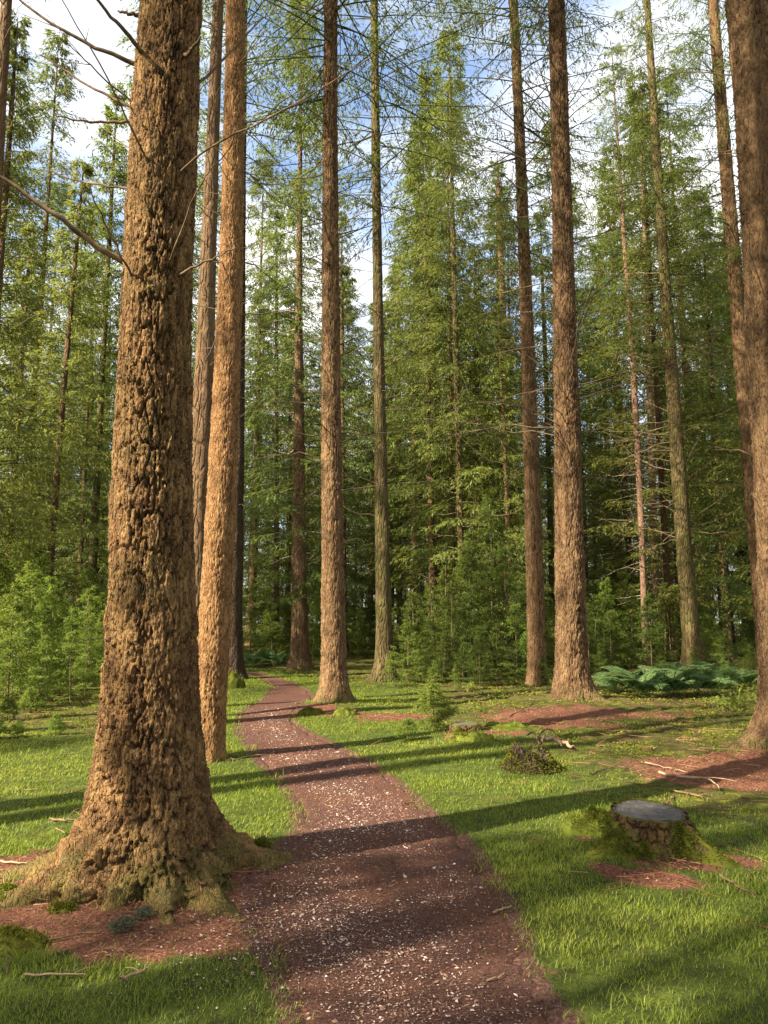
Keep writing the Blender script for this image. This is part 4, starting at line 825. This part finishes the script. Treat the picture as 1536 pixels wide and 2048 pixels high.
ST = [([(1290, 1535), (1340, 1545), (1375, 1552)], 0.008, 'thin bare stick on moss behind the grey forked branch', 2), ([(1395, 1480), (1340, 1458), (1290, 1450)], 0.008, 'long straight stick lying below the bracken clump', 2), ([(1020, 1440), (1060, 1425), (1070, 1412)], 0.008, 'pale broken stick leaning by the needle mound', 3),
      ([(1005, 1445), (1040, 1432), (1070, 1428)], 0.007, 'dry twig cluster on the needle mound', 4), ([(1440, 1770), (1480, 1790), (1512, 1808)], 0.008, 'curved stick in the grass below the grey-topped stump', 1), ([(1325, 1625), (1340, 1610), (1350, 1600)], 0.009, 'short upright snag of a stick behind the grey-topped stump', 1),
      ([(983, 1842), (1005, 1836), (1022, 1831)], 0.008, 'short brown stick at the grassy edge of the mulch path', 0), ([(100, 1642), (140, 1648), (178, 1642)], 0.010, 'grey stick lying in grass against the flared roots', 2), ([(60, 1900), (140, 1888), (205, 1878)], 0.006, 'long thin twig on red needles beside the large moss cushion', 3),
      ([(240, 1972), (280, 1960), (300, 1952)], 0.009, 'dark stick half buried in red needles', 1), ([(190, 1912), (235, 1912), (262, 1926)], 0.004, 'curled pale twig on the red needles', 1), ([(12, 1905), (14, 1930), (13, 1955)], 0.004, 'thin upright-lying twig under the large moss cushion', 0), ([(50, 1955), (110, 1956), (170, 1958)], 0.006, 'reddish straight twig along the shaded needles', 1),
      ([(265, 1838), (272, 1820), (277, 1806)], 0.004, 'bare grey twig stuck in needles before the flared fir', 0), ([(455, 1522), (480, 1518), (500, 1508)], 0.010, 'dark broken branchlet at the foot of the sunlit orange fir', 4), ([(0, 1738), (30, 1745), (60, 1748)], 0.008, 'grey twig beside the long root of the massive fir', 1), ([(1180, 1555), (1230, 1540), (1262, 1545)], 0.007, 'pale thin twig on the moss glade', 2),
      ([(1210, 1475), (1250, 1470), (1290, 1478)], 0.009, 'bleached stick on the moss between bracken and needle mound', 1), ([(975, 1975), (1000, 1968), (1010, 1960)], 0.005, 'tiny twig in the bare patch of grass', 0), ([(810, 1617), (825, 1614), (842, 1613)], 0.006, 'thin twig at the sunlit edge of the mulch path', 0), ([(1350, 1590), (1395, 1600), (1420, 1596)], 0.008, 'second grey branchlet under the forked fallen branch', 3)]
for k, (p, r, lab, sb) in enumerate(ST): stick('fallen_stick', p, r, lab, PALE if k % 3 == 0 else DEAD, 0.0, sb, 10 + k)

# ------------------------------------------------------------------ grass, needle litter, chips
rng = np.random.default_rng(77)
N = 560000
u = rng.random(N); r0, r1 = 2.3, 30.0; k = 0.55
dist = (r0 ** k + u * (r1 ** k - r0 ** k)) ** (1 / k); ang = rng.uniform(R(-36), R(36), N); gx, gy = dist * np.sin(ang), dist * np.cos(ang)
sdp = path_sd(gx, gy); lm = litmask(gx, gy) + 0.5 * fbm(gx * 4, gy * 4, None, 81, 3); mm = mossmask(gx, gy); pn = fbm(gx * 1.4, gy * 1.4, None, 82, 3)
dens = sstep(-0.10, 0.22, sdp + 0.16 * fbm(gx * 4, gy * 4, None, 83, 3)) * (1 - 0.97 * sstep(0.12, 0.75, lm)) * (1 - 0.95 * mm) * np.clip(0.80 + 1.1 * pn, 0.10, 1.0)
dens = np.maximum(dens, 0.012 * (sdp > -0.3) + 0.10 * mm * (pn > 0.15))
sel = rng.random(N) < dens; gx, gy, dist, mm, pn, sdp, lm = gx[sel], gy[sel], dist[sel], mm[sel], pn[sel], sdp[sel], lm[sel]; n = len(gx)
tall = fbm(gx * 2.3, gy * 2.3, None, 84, 3)
Hh = (0.015 + 0.019 * rng.random(n) + 0.034 * np.clip(tall, 0, 1)) * (1 - 0.5 * mm) * np.where(rng.random(n) < 0.02, 2.0, 1) * (1 + dist * 0.010)
Wd = (0.0014 + 0.00060 * dist) * rng.uniform(0.7, 1.3, n)
az = rng.random(n) * 2 * PI; ln = rng.uniform(0.3, 1.4, n) * Hh; wx, wy = np.cos(az + PI / 2), np.sin(az + PI / 2); dx, dy = np.cos(az), np.sin(az); zb = hz(gx, gy) - 0.006
def pt(f, lean, w, zf): return np.stack([gx + dx * ln * lean + wx * Wd * w, gy + dy * ln * lean + wy * Wd * w, zb + Hh * zf], -1)
V = np.stack([pt(0, 0, -0.5, 0), pt(0, 0, 0.5, 0), pt(0.5, 0.35, 0.42, 0.6), pt(0.5, 0.35, -0.42, 0.6), pt(1, 1.0, 0, 1.0)], 1).reshape(-1, 3)
b = np.arange(n)[:, None] * 5; Fq = b + np.array([0, 1, 2, 3]); Ft = b + np.array([3, 2, 4])
tint = np.clip(0.47 + 0.20 * rng.normal(size=n) + 0.55 * pn + 0.4 * fbm(gx * 0.5, gy * 0.5, None, 85, 2) + 0.12 * mm + 0.4 * (rng.random(n) < 0.05), 0, 1)
grass = obj('grass', np_mesh('grass', V, [Fq, Ft], {'tint': np.repeat(tint, 5)}), GRASS); tag(grass, 'short green grass on both sides of the path', 'grass', kind='stuff')

# moss and ground cover in the glade
N = 130000
dist = (4.0 ** 0.6 + rng.random(N) * (26 ** 0.6 - 4.0 ** 0.6)) ** (1 / 0.6); ang = rng.uniform(R(-36), R(36), N); mx, my = dist * np.sin(ang), dist * np.cos(ang)
mmk = mossmask(mx, my) * (1 - sstep(0.35, 0.6, litmask(mx, my) + 0.4 * fbm(mx * 4, my * 4, None, 81, 3))) * (path_sd(mx, my) > 0.1); cl = fbm(mx * 1.7, my * 1.7, None, 91, 3)
sel = rng.random(N) < mmk * np.clip(0.40 + 2.6 * cl, 0.02, 1); mx, my, dist, cl = mx[sel], my[sel], dist[sel], cl[sel]; n = len(mx)
P = np.stack([mx, my, hz(mx, my) - 0.004 + 0.055 * mossmask(mx, my) * fbm(mx * 5, my * 5, None, 31, 3)], -1); dv = rng.normal(size=(n, 3)) * 0.9; dv[:, 2] = np.abs(dv[:, 2]) + 0.35
V, Fq, T = strips(P, dv, (0.020 + 0.0022 * dist) * rng.uniform(0.6, 1.3, n), (0.007 + 0.0011 * dist) * rng.uniform(0.7, 1.3, n), rng, np.clip(0.45 + 0.2 * rng.normal(size=n) + 0.5 * cl, 0, 1))
tag(obj('moss_carpet', np_mesh('moss_carpet', V, Fq, {'tint': T}), MOSS), 'yellow-green moss carpet of the glade under the firs', 'moss', kind='stuff')

# fallen needles on the red litter and the path
N = 60000
dist = rng.uniform(2.3, 14, N); ang = rng.uniform(R(-36), R(36), N); mx, my = dist * np.sin(ang), dist * np.cos(ang); sdp = path_sd(mx, my)
sel = (rng.random(N) < np.maximum(0.55 * (sdp < 0.0), sstep(0.3, 0.7, litmask(mx, my)))); mx, my, dist = mx[sel], my[sel], dist[sel]; n = len(mx)
P = np.stack([mx, my, hz(mx, my) + 0.010], -1); dv = rng.normal(size=(n, 3)) * np.array([1, 1, 0.22])
V, Fq, T = strips(P, dv, rng.uniform(0.018, 0.05, n), (0.0022 + 0.0005 * dist) * rng.uniform(0.7, 1.4, n), rng, rng.random(n))
tag(obj('needle_litter', np_mesh('needle_litter', V, Fq, {'tint': T}), LITTERM), 'fallen red-brown needles around the roots and over the path', 'litter', kind='stuff')

rng = np.random.default_rng(5)
N = 5200
dist = rng.uniform(4.5, 20, N); ang = rng.uniform(R(-34), R(34), N); mx, my = dist * np.sin(ang), dist * np.cos(ang); sel = (rng.random(N) < np.maximum(mossmask(mx, my), 0.12 + litmask(mx, my))) & (path_sd(mx, my) > 0.05) & (fbm(mx * 0.9, my * 0.9, None, 97, 3) > -0.10); mx, my = mx[sel], my[sel]
pp = []
for x, y, a in zip(mx, my, rng.random(len(mx)) * 2 * PI):
    l = rng.uniform(0.05, 0.30); q = np.linspace(0, 1, 4); b_ = rng.normal() * 0.18 * l
    X = x + np.cos(a) * l * q - np.sin(a) * b_ * q * q; Y = y + np.sin(a) * l * q + np.cos(a) * b_ * q * q
    pp.append((np.stack([X, Y, hz(X, Y) + 0.022 + rng.uniform(0, 0.05) * q * (rng.random() < 0.4)], -1), rng.uniform(0.002, 0.0045) * (1.1 - 0.5 * q)))
V, Fq = tubes(pp, 3); tag(obj('twig_litter', np_mesh('twig_litter', V, Fq, {'tint': np.repeat(rng.beta(2, 1.6, len(pp)), 12)}), LITTERM), 'scattered dry twigs lying over the moss and needles of the glade', 'twigs', kind='stuff')
rng = np.random.default_rng(78)
# pale chips and grit trodden into the path
N = 300000
dist = (2.3 ** 0.7 + rng.random(N) * (15 ** 0.7 - 2.3 ** 0.7)) ** (1 / 0.7); ang = rng.uniform(R(-30), R(30), N); mx, my = dist * np.sin(ang), dist * np.cos(ang); sdp = path_sd(mx, my); dT = np.hypot(mx - gp(560, 1880)[0], my - gp(560, 1880)[1])
sel = rng.random(N) < np.clip((0.75 * sstep(0.02, -0.25, sdp) if False else 0.75 * (1 - sstep(-0.35, 0.02, sdp))) * np.clip(0.6 + 1.4 * fbm(mx * 1.6, my * 1.6, None, 95, 3), 0.1, 1) + 0.55 * np.exp(-(dT / 0.5) ** 2), 0, 1)
mx, my, dist = mx[sel], my[sel], dist[sel]; n = len(mx)
octa = np.array([[1, 0, -0.6], [0, 1, -0.6], [-1, 0, -0.6], [0, -1, -0.6], [0.15, 0.1, 1]], float); of = np.array([[0, 1, 4], [1, 2, 4], [2, 3, 4], [3, 0, 4]])
sz = np.clip(rng.lognormal(math.log(0.0023), 0.55, n), 0.0011, 0.012) * (1 + 0.04 * dist); a = rng.random(n) * 2 * PI
S = np.stack([sz * rng.uniform(0.8, 1.8, n), sz * rng.uniform(0.5, 1.0, n), sz * rng.uniform(0.25, 0.5, n)], -1)
O = octa[None] * S[:, None] * (1 + 0.3 * rng.normal(size=(n, 5, 1))); c_, s_ = np.cos(a)[:, None], np.sin(a)[:, None]
O = np.stack([O[..., 0] * c_ - O[..., 1] * s_, O[..., 0] * s_ + O[..., 1] * c_, O[..., 2] + O[..., 0] * rng.normal(0, 0.2, n)[:, None]], -1)
V = (O + np.stack([mx, my, hz(mx, my) + 0.012], -1)[:, None]).reshape(-1, 3); Fq = (np.arange(n)[:, None, None] * 5 + of[None]).reshape(-1, 3)
tag(obj('wood_chips', np_mesh('wood_chips', V, Fq, {'tint': np.repeat(np.clip(rng.beta(1.5, 1.7, n), 0, 1), 5)}), CHIP), 'pale wood chips and grit scattered over the mulch path', 'chips', kind='stuff')
